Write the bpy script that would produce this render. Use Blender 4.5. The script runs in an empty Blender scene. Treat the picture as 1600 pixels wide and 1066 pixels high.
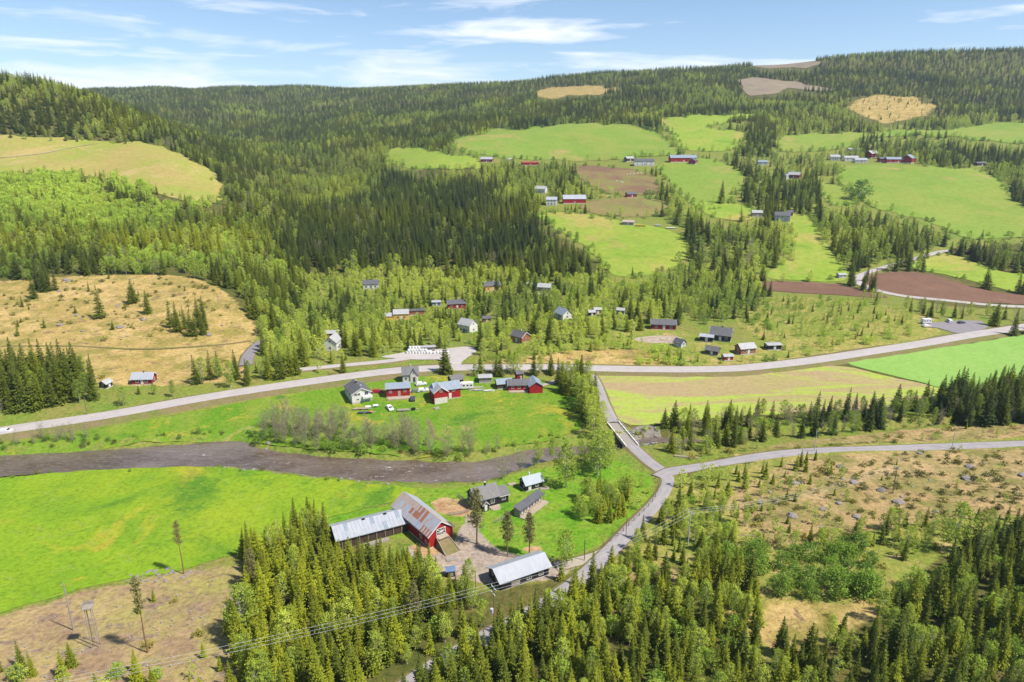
import bpy, bmesh, math, random
import numpy as np
from mathutils import Vector, Matrix, geometry, noise as mnoise
R = math.radians
random.seed(7); rng = np.random.default_rng(7)
SC = bpy.context.scene
COL = SC.collection

# ------------------------------------------------------------------ camera, sky, sun, exposure
CAM = np.array([0.0, 0.0, 100.0]); PITCH = R(17.0); FPX = 1067.0
cd = bpy.data.cameras.new('camera'); cam = bpy.data.objects.new('camera', cd); COL.objects.link(cam)
cam.location = CAM; cam.rotation_euler = (math.pi/2 - PITCH, 0, 0)
cd.sensor_width = 36.0; cd.lens = 24.0; cd.clip_start = 0.5; cd.clip_end = 60000
SC.camera = cam
SUN_AZ = R(116); SUN_EL = R(54)          # azimuth clockwise from +Y (forward): sun to the right, a little behind the camera
SC.view_settings.view_transform = 'Standard'; SC.view_settings.look = 'None'
SC.view_settings.gamma = 1.0; SC.view_settings.use_curve_mapping = False
SC.view_settings.exposure = 0.75
sd = bpy.data.lights.new('sun', 'SUN'); sd.energy = 4.6; sd.angle = R(2.5); sd.color = (1.0, 0.94, 0.82)
sun = bpy.data.objects.new('sun', sd); COL.objects.link(sun)
sdir = Vector((math.sin(SUN_AZ)*math.cos(SUN_EL), math.cos(SUN_AZ)*math.cos(SUN_EL), math.sin(SUN_EL)))
sun.rotation_euler = sdir.to_track_quat('Z', 'Y').to_euler(); sun.location = (300, -100, 600)
W = bpy.data.worlds.new('World'); SC.world = W; W.use_nodes = True
nt = W.node_tree; nt.nodes.clear()
def N(t, typ, **kw):
    n = t.nodes.new(typ)
    for k, v in kw.items(): setattr(n, k, v)
    return n
def ramp(t, src, stops, interp='LINEAR'):
    r = N(t, 'ShaderNodeValToRGB'); e = r.color_ramp.elements; r.color_ramp.interpolation = interp
    while len(e) < len(stops): e.new(0.5)
    for el, (p, c) in zip(e, stops):
        el.position = p; el.color = (c, c, c, 1) if isinstance(c, (int, float)) else (*c, 1)
    t.links.new(src, r.inputs[0]); return r.outputs[0]
def mixc(t, fac, a, b, mode='MIX'):
    m = N(t, 'ShaderNodeMix', data_type='RGBA', blend_type=mode)
    for s, v in ((m.inputs[0], fac), (m.inputs[6], a), (m.inputs[7], b)):
        if isinstance(v, (int, float)): s.default_value = v
        elif isinstance(v, tuple): s.default_value = (*v, 1)
        else: t.links.new(v, s)
    return m.outputs[2]
def noise(t, vec, scale, detail=3, rough=0.55, dist=0.0):
    n = N(t, 'ShaderNodeTexNoise'); n.inputs['Scale'].default_value = scale; n.inputs['Detail'].default_value = detail
    n.inputs['Roughness'].default_value = rough; n.inputs['Distortion'].default_value = dist
    if vec is not None: t.links.new(vec, n.inputs['Vector'])
    return n.outputs[0]
def mapping(t, vec, scale=(1, 1, 1), loc=(0, 0, 0), rot=(0, 0, 0)):
    m = N(t, 'ShaderNodeMapping'); m.inputs['Scale'].default_value = scale; m.inputs['Location'].default_value = loc
    m.inputs['Rotation'].default_value = rot; t.links.new(vec, m.inputs[0]); return m.outputs[0]
sky = N(nt, 'ShaderNodeTexSky', sky_type='NISHITA', sun_disc=False, sun_elevation=SUN_EL, sun_rotation=SUN_AZ)
sky.altitude = 300; sky.air_density = 0.9; sky.dust_density = 0.1; sky.ozone_density = 4.0
tc = N(nt, 'ShaderNodeTexCoord')
cl1 = noise(nt, mapping(nt, tc.outputs['Generated'], (1.8, 1.8, 13), (1.7, 0.35, 0.6)), 1.7, 6, 0.5, 0.4)
cl2 = noise(nt, mapping(nt, tc.outputs['Generated'], (4.5, 4.5, 34), (0.2, 4.1, 0.0), (0, R(1.5), 0)), 1.5, 6, 0.6, 0.8)
cf = N(nt, 'ShaderNodeMath', operation='MULTIPLY_ADD'); nt.links.new(cl2, cf.inputs[0]); cf.inputs[1].default_value = 0.45; nt.links.new(cl1, cf.inputs[2])
sep = N(nt, 'ShaderNodeSeparateXYZ'); nt.links.new(tc.outputs['Generated'], sep.inputs[0])
low = ramp(nt, sep.outputs[2], [(0.0, .25), (.07, .225), (.115, .12), (.16, 0.0)])      # streaky cloud banks gather towards the horizon
cs_ = N(nt, 'ShaderNodeMath', operation='ADD'); nt.links.new(cf.outputs[0], cs_.inputs[0]); nt.links.new(low, cs_.inputs[1])
cov = ramp(nt, cs_.outputs[0], [(0.0, 0.0), (0.82, 0.03), (0.92, 0.5), (1.0, 0.85)])
skyc = mixc(nt, cov, sky.outputs[0], (7.9, 8.1, 8.4))
bg = N(nt, 'ShaderNodeBackground'); bg.inputs[1].default_value = 0.09
nt.links.new(skyc, bg.inputs[0])
wo = N(nt, 'ShaderNodeOutputWorld'); nt.links.new(bg.outputs[0], wo.inputs[0])
SC.render.resolution_x = 1024; SC.render.resolution_y = 682

# ------------------------------------------------------------------ terrain: heights surveyed at points of the photo
FW = np.array([0, math.cos(PITCH), -math.sin(PITCH)]); UP = np.array([0, math.sin(PITCH), math.cos(PITCH)]); RT = np.array([1., 0, 0])
def rays(uv):
    uv = np.asarray(uv, float).reshape(-1, 2)
    return FW + ((uv[:, :1]-800)/FPX)*RT + ((533-uv[:, 1:])/FPX)*UP
def project(p):
    d = np.asarray(p, float).reshape(-1, 3) - CAM
    f = d @ FW; f = np.where(f < 1, 1, f)
    return np.stack([800 + FPX*(d @ RT)/f, 533 - FPX*(d @ UP)/f], 1)
CZ = [(0,1066,4),(400,1066,4),(800,1066,4),(1200,1066,6),(1600,1066,9),(0,960,1),(300,900,0),(600,900,1),(900,900,1),(1200,900,4),(1600,900,7),
(1600,760,5),(1350,740,4),(1200,740,2),(1040,738,1),(1600,694,4),(1270,706,2),(0,850,0),(300,800,-.3),(600,770,-.3),(0,755,-.6),(760,780,.5),
(850,780,.5),(950,800,.7),(900,730,-.2),(0,700,-.4),(300,690,-.3),(600,712,0),(800,700,0),(1000,690,0),(100,690,0),(300,655,1),(500,630,1.5),
(600,640,1),(700,660,.5),(850,650,1),(600,600,3),(750,600,3),(850,600,2.5),(0,676,2.5),(200,646,3),(400,611,4),(600,583,4),(800,575,4),(950,577,3.5),
(1140,577,3.5),(1260,565,3.5),(1400,544,3.5),(1600,512,3.5),(1100,620,1),(1300,600,1.5),(1500,570,1.5),(1300,660,1),(1550,640,1.5),(1700,640,2),
(1200,520,5),(1350,500,6),(1500,490,4),(1050,520,6),(900,540,5.5),(700,545,5),(600,560,5.5),(-200,1066,6),(1800,1066,12),(-200,800,0),(-200,700,2),(1800,800,9)]
CY = [(0,600,250),(200,595,258),(350,590,262),(0,540,292),(200,540,296),(380,540,300),(0,480,345),(200,480,348),(380,470,362),(0,435,395),
(200,432,400),(350,430,410),(0,370,480),(150,370,490),(300,370,500),(0,300,600),(200,300,620),(330,315,620),(0,270,660),(150,275,680),(330,280,690),
(0,215,770),(150,222,780),(250,230,770),(300,250,740),(345,295,670),(0,129,900),(60,140,890),(100,158,875),(135,174,855),(200,200,820),(-150,120,900),(-150,215,770),(-150,300,600),(-150,435,395),
(400,350,580),(450,395,500),(480,420,470),
(430,320,800),(500,300,850),(450,250,1100),(400,235,1300),(330,190,1750),(500,220,1300),(600,200,1500),(700,220,1150),(600,250,1050),(600,300,820),
(600,380,560),(700,330,660),(700,400,530),(800,380,560),(750,290,800),(550,430,470),(700,470,415),(500,470,410),(600,510,365),
(300,160,2200),(400,165,2200),(500,160,2200),(600,165,2000),(700,165,1900),(800,160,1700),(900,165,1500),
(150,152,3000),(250,145,3000),(400,138,2900),(600,138,2700),(800,130,2400),(950,118,2200),(1100,110,2050),(1200,105,2000),(1350,93,1950),
(1500,82,1900),(1600,78,1850),(1750,75,1850),(-150,150,3000),(850,145,1900),(1230,135,1600),(1400,165,1350),(1050,165,1450),(1200,165,1400),(1600,140,1500),(1500,180,1250),
(870,245,960),(740,235,1000),(1040,225,1020),(870,200,1130),(1000,200,1130),(740,212,1090),(680,250,930),(1100,225,1000),(1110,185,1200),
(1300,225,1000),(1500,205,1080),(1600,200,1100),(1750,200,1100),(880,310,700),(1000,255,880),(1070,250,890),(960,290,760),(1100,290,760),(1050,340,620),
(850,340,620),(960,350,600),(1070,390,520),(960,430,460),(1100,420,480),(1150,360,580),(1200,335,640),(1240,275,800),(1300,380,540),(1320,430,470),
(1200,450,440),(1400,255,860),(1500,265,820),(1600,280,800),(1400,300,720),(1550,340,650),(1700,340,650),(1450,365,590),(1600,375,580),(1750,250,880),
(1480,392,550),(1550,420,500),(1700,430,490),(1440,445,450),(1600,470,420),(1700,480,410),(1340,445,450)]
CW = [(x, 3700, 190) for x in range(-4500, 4600, 1000)] + [(-250, 1000, 30), (-480, 1350, 60), (-750, 1300, 105), (-660, 1120, 95), (-760, 1080, 110), (-1300, 1500, 150), (0, 20, 12), (-200, 20, 12), (200, 20, 18)]
def _controls():
    pts = []
    for u, v, z in CZ:
        d = rays([(u, v)])[0]; pts.append(CAM + d*((z-100)/d[2]))
    for u, v, y in CY:
        d = rays([(u, v)])[0]; pts.append(CAM + d*(y/d[1]))
    return np.array(pts + [np.array(c, float) for c in CW])
CP = _controls()
def _phi(a, b):
    out = np.sqrt(((a[:, None, :]-b[None, :, :])**2).sum(2) + 45.0**2)
    return out
_n = len(CP); _A = np.zeros((_n+3, _n+3)); _A[:_n, :_n] = _phi(CP[:, :2], CP[:, :2]) - 0.6*np.eye(_n)
_A[:_n, _n] = 1; _A[:_n, _n+1:] = CP[:, :2]; _A[_n, :_n] = 1; _A[_n+1:, :_n] = CP[:, :2].T
_w = np.linalg.solve(_A, np.concatenate([CP[:, 2], np.zeros(3)]))
def H0(x, y):
    x = np.asarray(x, float).ravel(); y = np.asarray(y, float).ravel(); out = np.empty(len(x))
    for s in range(0, len(x), 20000):
        q = np.stack([x[s:s+20000], y[s:s+20000]], 1)
        out[s:s+20000] = _phi(q, CP[:, :2]) @ _w[:_n] + _w[_n] + q @ _w[_n+1:]
    D = np.hypot(x, y); k = np.clip((D-330)/700, 0, 1); a = np.clip((D-60)/100, 0, 1)
    out += k*(7*np.sin(x/97+1.3*np.sin(y/140))*np.sin(y/118+.7) + 3*np.sin(x/43+y/61))*np.clip((D-900)/600, 0, 1)
    out += 0.25*a*np.sin(x/13+np.sin(y/17))*np.sin(y/15.3)
    return out
def cast(uv):
    """pixel positions of the photo -> points on the terrain"""
    d = rays(uv); d /= np.linalg.norm(d[:, :2], axis=1)[:, None]
    ts = np.exp(np.linspace(math.log(55), math.log(4200), 260)); n = len(d)
    hit = np.full(n, 4200.0); done = np.zeros(n, bool); prev = np.full(n, ts[0])
    for t in ts:
        p = CAM + d*t; below = (p[:, 2] < H0(p[:, 0], p[:, 1])) & ~done
        hit[below] = t; done |= below
        prev = np.where(done, prev, t)
    lo = np.minimum(prev, hit); hi = hit.copy()
    for _ in range(14):
        m = (lo+hi)/2; p = CAM + d*m[:, None]; b = p[:, 2] < H0(p[:, 0], p[:, 1])
        hi = np.where(b, m, hi); lo = np.where(b, lo, m)
    p = CAM + d*hi[:, None]; p[:, 2] = H0(p[:, 0], p[:, 1]); return p
def plane(uv, z):
    d = rays(uv); return CAM + d*((z-100)/d[:, 2])[:, None]
# ------------------------------------------------------------------ helpers
def srgb(r, g, b):
    f = lambda c: (c/255)/12.92 if c/255 <= .04045 else ((c/255+.055)/1.055)**2.4
    return (f(r), f(g), f(b))
def new_mat(name):
    m = bpy.data.materials.new(name); m.use_nodes = True
    t = m.node_tree; b = t.nodes['Principled BSDF']; b.inputs['Roughness'].default_value = 0.85
    b.inputs['Specular IOR Level'].default_value = 0.2
    return m, t, b
def link(o, parent=None):
    COL.objects.link(o)
    if parent is not None: o.parent = parent
    return o
def mesh_data(name, verts, faces, mat=None, smooth=False):
    me = bpy.data.meshes.new(name); me.from_pydata([tuple(v) for v in verts], [], [tuple(f) for f in faces])
    if mat is not None: me.materials.append(mat)
    if smooth: me.polygons.foreach_set('use_smooth', np.ones(len(me.polygons), bool))
    me.update(); return me
def mobj(name, verts, faces, mat=None, parent=None, smooth=False):
    return link(bpy.data.objects.new(name, mesh_data(name, verts, faces, mat, smooth)), parent)
def tag(o, label=None, cat=None, group=None, kind=None):
    for k, v in (('label', label), ('category', cat), ('group', group), ('kind', kind)):
        if v: o[k] = v
    return o
def empty(name, loc, rz=0.0, label=None, cat=None, group=None):
    o = bpy.data.objects.new(name, None); o.location = loc; o.rotation_euler = (0, 0, rz); o.empty_display_size = 0.5
    return tag(link(o), label, cat, group)
def pip(px, py, poly):
    px = np.asarray(px); py = np.asarray(py); c = np.zeros(len(px), bool); poly = np.asarray(poly)
    x0, y0 = poly[:, 0].min(), poly[:, 1].min(); x1, y1 = poly[:, 0].max(), poly[:, 1].max()
    idx = np.nonzero((px >= x0) & (px <= x1) & (py >= y0) & (py <= y1))[0]
    if not len(idx): return c
    X = px[idx]; Y = py[idx]; r = np.zeros(len(idx), bool); j = len(poly)-1
    for i in range(len(poly)):
        xi, yi = poly[i]; xj, yj = poly[j]
        if yi != yj:
            m = ((yi > Y) != (yj > Y)) & (X < (xj-xi)*(Y-yi)/(yj-yi)+xi); r ^= m
        j = i
    c[idx] = r; return c
def dens(pts, n, closed=True):
    """Catmull-Rom through points, n steps per span"""
    p = np.asarray(pts, float); out = []; L = len(p)
    rngi = range(L) if closed else range(L-1)
    for i in rngi:
        if closed: a, b, c, d = p[i-1], p[i], p[(i+1) % L], p[(i+2) % L]
        else: a, b, c, d = p[max(i-1, 0)], p[i], p[i+1], p[min(i+2, L-1)]
        for k in range(n):
            t = k/n; out.append(.5*((2*b)+(c-a)*t+(2*a-5*b+4*c-d)*t*t+(3*b-a-3*c+d)*t**3))
    if not closed: out.append(p[-1])
    return np.array(out)
def resample(p, step, closed=False):
    p = np.asarray(p, float)
    if closed: p = np.vstack([p, p[:1]])
    s = np.concatenate([[0], np.cumsum(np.linalg.norm(np.diff(p[:, :2], axis=0), axis=1))]); n = max(2, int(s[-1]/step))
    q = np.linspace(0, s[-1], n+1); r = np.stack([np.interp(q, s, p[:, k]) for k in range(p.shape[1])], 1)
    return r[:-1] if closed else r

# ------------------------------------------------------------------ river channel and final height
ZW = -1.7
RIV_T = [(-160,722),(0,711),(100,706),(200,700),(300,693),(355,689),(380,690),(398,699),(440,706),(500,713),(580,717),(660,720),(720,722),(770,716),(830,702),(880,697),(930,696),(975,690),(1030,682),(1120,688),(1250,680),(1400,672),(1600,659),(1800,644)]
RIV_B = [(1800,649),(1600,664),(1400,677),(1250,685),(1120,694),(1040,694),(1000,700),(950,708),(900,714),(850,724),(800,740),(760,754),(710,758),(640,756),(560,751),(480,743),(400,734),(330,728),(200,732),(100,737),(0,746),(-160,760)]
river_xy = plane(np.vstack([dens(RIV_T, 4, False), dens(RIV_B, 4, False)]), ZW)[:, :2]
def polydist(x, y, poly):
    d = np.full(len(x), 1e9); n = len(poly)
    for i in range(n):
        a = poly[i]; b = poly[(i+1) % n]; ab = b-a; L = max(ab @ ab, 1e-9)
        t = np.clip(((x-a[0])*ab[0]+(y-a[1])*ab[1])/L, 0, 1)
        d = np.minimum(d, (x-a[0]-t*ab[0])**2+(y-a[1]-t*ab[1])**2)
    return np.sqrt(d)
def river_sd(x, y):
    x = np.asarray(x, float).ravel(); y = np.asarray(y, float).ravel(); s = np.full(len(x), -99.0)
    m = np.nonzero((y > river_xy[:, 1].min()-12) & (y < river_xy[:, 1].max()+12) & (x > river_xy[:, 0].min()-12) & (x < river_xy[:, 0].max()+12))[0]
    if len(m):
        d = polydist(x[m], y[m], river_xy); s[m] = np.where(pip(x[m], y[m], river_xy), d, -d)
    return s
def H(x, y):
    h = H0(x, y); s = river_sd(x, y) + 0.5*np.sin(np.asarray(x).ravel()/2.3)*np.sin(np.asarray(y).ravel()/1.9)
    k = np.clip((s+2.2)/4.4, 0, 1); k = k*k*(3-2*k)
    return h*(1-k) + (ZW-1.3)*k
def P(u, v): return cast([(u, v)])[0]

# ------------------------------------------------------------------ ground materials
def ground_mat(name, c, big=0.02, mid=0.12, fine=1.3, patch=None, bump=0.25, stripe=None, contrast=0.5):
    """c: three colours blended by noise in metres; patch: (colour, scale, threshold)"""
    k = lambda q: tuple(v*GK for v in q)
    c = [k(q) for q in c]; patch = [(k(a[0]),)+tuple(a[1:]) for a in patch] if patch else None
    if stripe: stripe = (k(stripe[0]),)+tuple(stripe[1:])
    m, t, b = new_mat(name); co = N(t, 'ShaderNodeTexCoord').outputs['Object']
    n1 = noise(t, co, big, 4, .6, .6); n2 = noise(t, co, mid, 5, .65, .3); n3 = noise(t, co, fine, 4, .75)
    col = mixc(t, ramp(t, n1, [(.36, 0.), (.62, 1.)]), c[0], c[1])
    col = mixc(t, ramp(t, n2, [(.44, 0.), (.70, .9)]), col, c[2])
    if patch:
        for pc, sc, th, *st_ in patch:
            col = mixc(t, ramp(t, noise(t, mapping(t, co, st_[0]) if st_ else co, sc, 5, .68, .8), [(th, 0.), (th+.09, .9)]), col, pc)
    if stripe:
        w = N(t, 'ShaderNodeTexWave'); w.inputs['Scale'].default_value = stripe[1]; w.inputs['Distortion'].default_value = 1.2
        w.inputs['Detail'].default_value = 3; w.inputs['Detail Scale'].default_value = .4
        t.links.new(mapping(t, co, rot=(0, 0, stripe[2])), w.inputs[0])
        f = N(t, 'ShaderNodeMath', operation='MULTIPLY'); t.links.new(w.outputs['Fac'], f.inputs[0]); f.inputs[1].default_value = stripe[3]
        col = mixc(t, f.outputs[0], col, stripe[0])
    g = ramp(t, n3, [(.22, 1-contrast), (.5, 1.0), (.78, 1+contrast*.6)])
    col = mixc(t, 1.0, col, g, 'MULTIPLY')
    t.links.new(col, b.inputs['Base Color'])
    bp = N(t, 'ShaderNodeBump'); bp.inputs['Strength'].default_value = bump; bp.inputs['Distance'].default_value = 0.5
    t.links.new(n3, bp.inputs['Height']); t.links.new(bp.outputs[0], b.inputs['Normal'])
    b.inputs['Roughness'].default_value = 0.95; b.inputs['Specular IOR Level'].default_value = 0.1
    return m
M = {}; GK = 0.60
M['terrain'] = ground_mat('rough_grass', (srgb(98,118,44), srgb(128,132,60), srgb(150,134,84)), .015, .09, .7, [(srgb(92,104,40), .05, .60)], .5)
M['lush'] = ground_mat('lush_meadow', (srgb(138,178,40), srgb(158,180,46), srgb(118,162,42)), .016, .06, .9, [(srgb(190,182,60), .03, .54), (srgb(176,156,88), .03, .61), (srgb(96,144,44), .018, .56), (srgb(152,176,68), .25, .57)], .4, contrast=.5)
M['lush2'] = ground_mat('farm_meadow', (srgb(104,154,38), srgb(128,162,46), srgb(152,164,66)), .03, .09, .9, [(srgb(186,174,66), .05, .56), (srgb(186,166,112), .06, .62), (srgb(90,138,42), .03, .55), (srgb(130,160,64), .25, .57)], .4, contrast=.5)
M['upland'] = ground_mat('upland_pasture', (srgb(142,170,68), srgb(156,168,76), srgb(130,164,60)), .007, .025, .22, [(srgb(188,166,104), .006, .57), (srgb(176,164,92), .02, .61), (srgb(128,158,62), .014, .60)], .25, contrast=.3)
M['upland_bright'] = ground_mat('upland_meadow', (srgb(156,182,66), srgb(146,176,64), srgb(172,180,78)), .008, .025, .22, [(srgb(188,174,98), .009, .52), (srgb(128,164,56), .02, .58)], .25, contrast=.3)
M['crop'] = ground_mat('green_crop', (srgb(158,198,102), srgb(148,192,92), srgb(168,202,112)), .012, .05, .5, [(srgb(178,206,124), .02, .60)], .15, (srgb(134,182,80), .55, R(20), .4), contrast=.22)
M['sown'] = ground_mat('sown_field', (srgb(192,168,126), srgb(180,160,116), srgb(178,174,100)), .02, .03, .6, [(srgb(176,206,66), .045, .455, (.3, 1.5, 1)), (srgb(120,182,58), .06, .66, (.2, 1.8, 1)), (srgb(196,172,132), .2, .58)], .25, (srgb(204,180,144), .35, R(80), .3), contrast=.25)
M['plough'] = ground_mat('ploughed_soil', (srgb(142,108,90), srgb(156,120,100), srgb(132,102,86)), .02, .06, .5, None, .4, (srgb(112,86,72), .5, R(35), .4), contrast=.3)
M['hay'] = ground_mat('dry_grass', (srgb(182,158,98), srgb(194,170,112), srgb(160,150,84)), .02, .08, .7, [(srgb(142,146,66), .03, .60), (srgb(150,128,104), .12, .67)], .45, contrast=.42)
M['heath'] = ground_mat('heath_grass', (srgb(178,152,104), srgb(192,166,116), srgb(152,134,88)), .03, .12, .8, [(srgb(132,134,62), .05, .61), (srgb(134,112,96), .15, .64), (srgb(206,188,146), .4, .66)], .6, contrast=.5)
M['slash'] = ground_mat('felled_ground', (srgb(152,132,94), srgb(142,138,78), srgb(128,106,86)), .06, .25, 1.4, [(srgb(118,104,96), .22, .60), (srgb(182,160,116), .3, .62), (srgb(116,130,56), .1, .60)], .7, contrast=.55)
M['cut'] = ground_mat('clear_cut', (srgb(166,148,132), srgb(150,136,120), srgb(172,160,120)), .02, .05, .3, None, .3, contrast=.3)
M['upslope'] = ground_mat('hill_pasture', (srgb(186,174,98), srgb(166,174,80), srgb(194,166,108)), .006, .02, .3, [(srgb(136,172,64), .004, .60), (srgb(204,180,120), .012, .55)], .25, contrast=.3)
M['scrub'] = ground_mat('scrub_grass', (srgb(150,154,66), srgb(170,156,86), srgb(128,146,52)), .02, .07, .8, [(srgb(188,164,110), .04, .58)], .5, contrast=.45)
M['stubble_brown'] = ground_mat('brown_pasture', (srgb(158,144,92), srgb(150,124,90), srgb(140,154,74)), .012, .04, .3, [(srgb(142,112,90), .012, .52)], .25, contrast=.3)
M['gravel'] = ground_mat('yard_gravel', (srgb(172,156,144), srgb(160,146,132), srgb(178,160,140)), .05, .3, 2.0, [(srgb(150,128,104), .1, .60), (srgb(138,142,80), .25, .70)], .2, contrast=.25)
M['earth'] = ground_mat('bare_earth', (srgb(186,148,108), srgb(170,134,98), srgb(196,164,124)), .1, .5, 2.5, [(srgb(140,134,70), .3, .68)], .6, contrast=.4)
M['bank'] = ground_mat('river_gravel', (srgb(160,152,144), srgb(140,132,124), srgb(174,166,154)), .2, .6, 2.5, None, .6, contrast=.5)
def road_mat(name, c1, c2, wear):
    m, t, b = new_mat(name); tcn = N(t, 'ShaderNodeTexCoord'); co = tcn.outputs['Object']; uv = tcn.outputs['UV']
    col = mixc(t, ramp(t, noise(t, co, .25, 4, .6), [(.35, 0.), (.65, 1.)]), c1, c2)
    w = N(t, 'ShaderNodeTexWave', wave_type='BANDS'); w.inputs['Scale'].default_value = 0.16; w.inputs['Distortion'].default_value = 1.5; w.inputs['Phase Offset'].default_value = 1.6
    t.links.new(mapping(t, uv, (1, .02, 1)), w.inputs[0])
    f = N(t, 'ShaderNodeMath', operation='MULTIPLY'); t.links.new(w.outputs['Fac'], f.inputs[0]); f.inputs[1].default_value = .22
    col = mixc(t, f.outputs[0], col, wear)
    col = mixc(t, ramp(t, noise(t, mapping(t, uv, (1.2, .06, 1)), 1., 4, .7, .3), [(.5, 0.), (.75, .5)]), col, tuple(q*.8 for q in c2))
    col = mixc(t, 1., col, ramp(t, noise(t, co, 2.2, 4, .7), [(.25, .82), (.75, 1.14)]), 'MULTIPLY')
    t.links.new(col, b.inputs['Base Color']); b.inputs['Roughness'].default_value = .8
    return m
M['asphalt_old'] = road_mat('worn_asphalt', srgb(168,160,158), srgb(156,150,150), srgb(182,174,170))
M['asphalt'] = road_mat('grey_asphalt', srgb(126,120,124), srgb(118,114,120), srgb(146,138,136))
M['asphalt_mid'] = road_mat('mid_grey_asphalt', srgb(148,142,144), srgb(136,132,136), srgb(166,158,156))
M['gravel_road'] = road_mat('gravel_track', srgb(160,148,136), srgb(150,140,126), srgb(178,166,152))
M['verge'] = ground_mat('road_verge', (srgb(146,130,96), srgb(126,136,62), srgb(158,136,108)), .05, .3, 1.4, None, .4, contrast=.4)

# water
m, t, b = new_mat('river_water'); co = N(t, 'ShaderNodeTexCoord').outputs['Object']
wv = mapping(t, co, (1, 1, 1), rot=(0, 0, R(8))); rip = noise(t, mapping(t, co, (.35, .9, 1)), 1.6, 5, .7, .6)
foam = noise(t, mapping(t, co, (.5, 1.1, 1)), .55, 6, .75, .9); zone = noise(t, co, .02, 2, .5)
ff = N(t, 'ShaderNodeMath', operation='MULTIPLY_ADD'); t.links.new(zone, ff.inputs[0]); ff.inputs[1].default_value = .5; t.links.new(foam, ff.inputs[2])
bedc = mixc(t, ramp(t, noise(t, mapping(t, co, (.5, 1.2, 1)), .09, 5, .65, .5), [(.35, 0.), (.65, 1.)]), srgb(76,61,48), srgb(106,94,86))
wcol = mixc(t, ramp(t, ff.outputs[0], [(.90, 0.), (.99, .85)]), bedc, srgb(226,226,224))
t.links.new(wcol, b.inputs['Base Color']); b.inputs['Roughness'].default_value = .04; b.inputs['Specular IOR Level'].default_value = .8; b.inputs['IOR'].default_value = 1.42
spk = ramp(t, noise(t, mapping(t, co, (.45, 1.3, 1)), 1.1, 4, .8, .5), [(.48, 0.), (.66, .35)])  # pale speckle: sky sheen on the ripples, painted into the water colour
t.links.new(mixc(t, spk, wcol, srgb(146,138,134)), b.inputs['Base Color'])
bp = N(t, 'ShaderNodeBump'); bp.inputs['Strength'].default_value = .35; bp.inputs['Distance'].default_value = .35
t.links.new(rip, bp.inputs['Height']); t.links.new(bp.outputs[0], b.inputs['Normal']); M['water'] = m
wx = plane(np.vstack([dens([(u, v-7) for u, v in RIV_T], 3, False), dens([(u, v+7) for u, v in RIV_B], 3, False)]), ZW)
def cdt(poly, inner):
    n = len(poly); pts = [Vector((float(a), float(b))) for a, b in np.vstack([poly, inner])] if len(inner) else [Vector((float(a), float(b))) for a, b in poly]
    r = geometry.delaunay_2d_cdt(pts, [], [list(range(n))], 1, 1e-4)
    return np.array([(v.x, v.y) for v in r[0]]), r[2]
vv, ff_ = cdt(wx[:, :2], np.zeros((0, 2)))
tag(mobj('river', [(x, y, ZW) for x, y in vv], ff_, M['water']), kind='structure')

# ------------------------------------------------------------------ fields, clearings, yards: sheets laid on the terrain
FIELDS = {}
def ccw(p):
    a = np.sum(p[:, 0]*np.roll(p[:, 1], -1)-np.roll(p[:, 0], -1)*p[:, 1]); return p if a > 0 else p[::-1]
def rough_outline(pix, n=4):
    """smooth outline, then uneven like a wood's edge"""
    d = dens(pix, n); d = resample(d, 9, True); amp = np.clip((420-d[:, 1])/220, 0, 1)
    for i in range(len(d)):
        q = Vector((d[i, 0]*.035, d[i, 1]*.09, 2.)); d[i] += np.array([mnoise.noise(q)*17+mnoise.noise(q*2.3)*8, mnoise.noise(q+Vector((7, 3, 1)))*5+mnoise.noise(q*2.3+Vector((1, 5, 2)))*2.5])*amp[i]
    return d
def sheet(name, pix, mat, lift=0.0, rag=.8, step=None, smooth_n=4, key=None):
    w = cast(pix)[:, :2]; D = float(np.median(np.hypot(w[:, 0], w[:, 1])))
    st = step or max(2.2, D*.009); w = resample(w, st, True)
    for i in range(len(w)):
        k = mnoise.noise(Vector((w[i, 0]*.11, w[i, 1]*.11, 3))) + .6*mnoise.noise(Vector((w[i, 0]*.35, w[i, 1]*.35, 9)))
        w[i] += np.array([k, mnoise.noise(Vector((w[i, 0]*.13, w[i, 1]*.13, 17)))])*rag*max(1, D/220)
    w = ccw(w)
    gx, gy = np.meshgrid(np.arange(w[:, 0].min(), w[:, 0].max(), st*1.3), np.arange(w[:, 1].min(), w[:, 1].max(), st*1.3)); gx = gx.ravel(); gy = gy.ravel()
    k = pip(gx, gy, w); gx = gx[k]; gy = gy[k]
    k = polydist(gx, gy, w) > st*.5; g = np.stack([gx[k], gy[k]], 1)
    v, f = cdt(w, g); z = H(v[:, 0], v[:, 1]) + .035 + .0004*np.hypot(v[:, 0], v[:, 1]) + lift
    o = mobj(name, np.column_stack([v, z]), f, M[mat], smooth=True); tag(o, kind='structure')
    FIELDS.setdefault(key or name, []).append((w, pix)); return o
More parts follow.
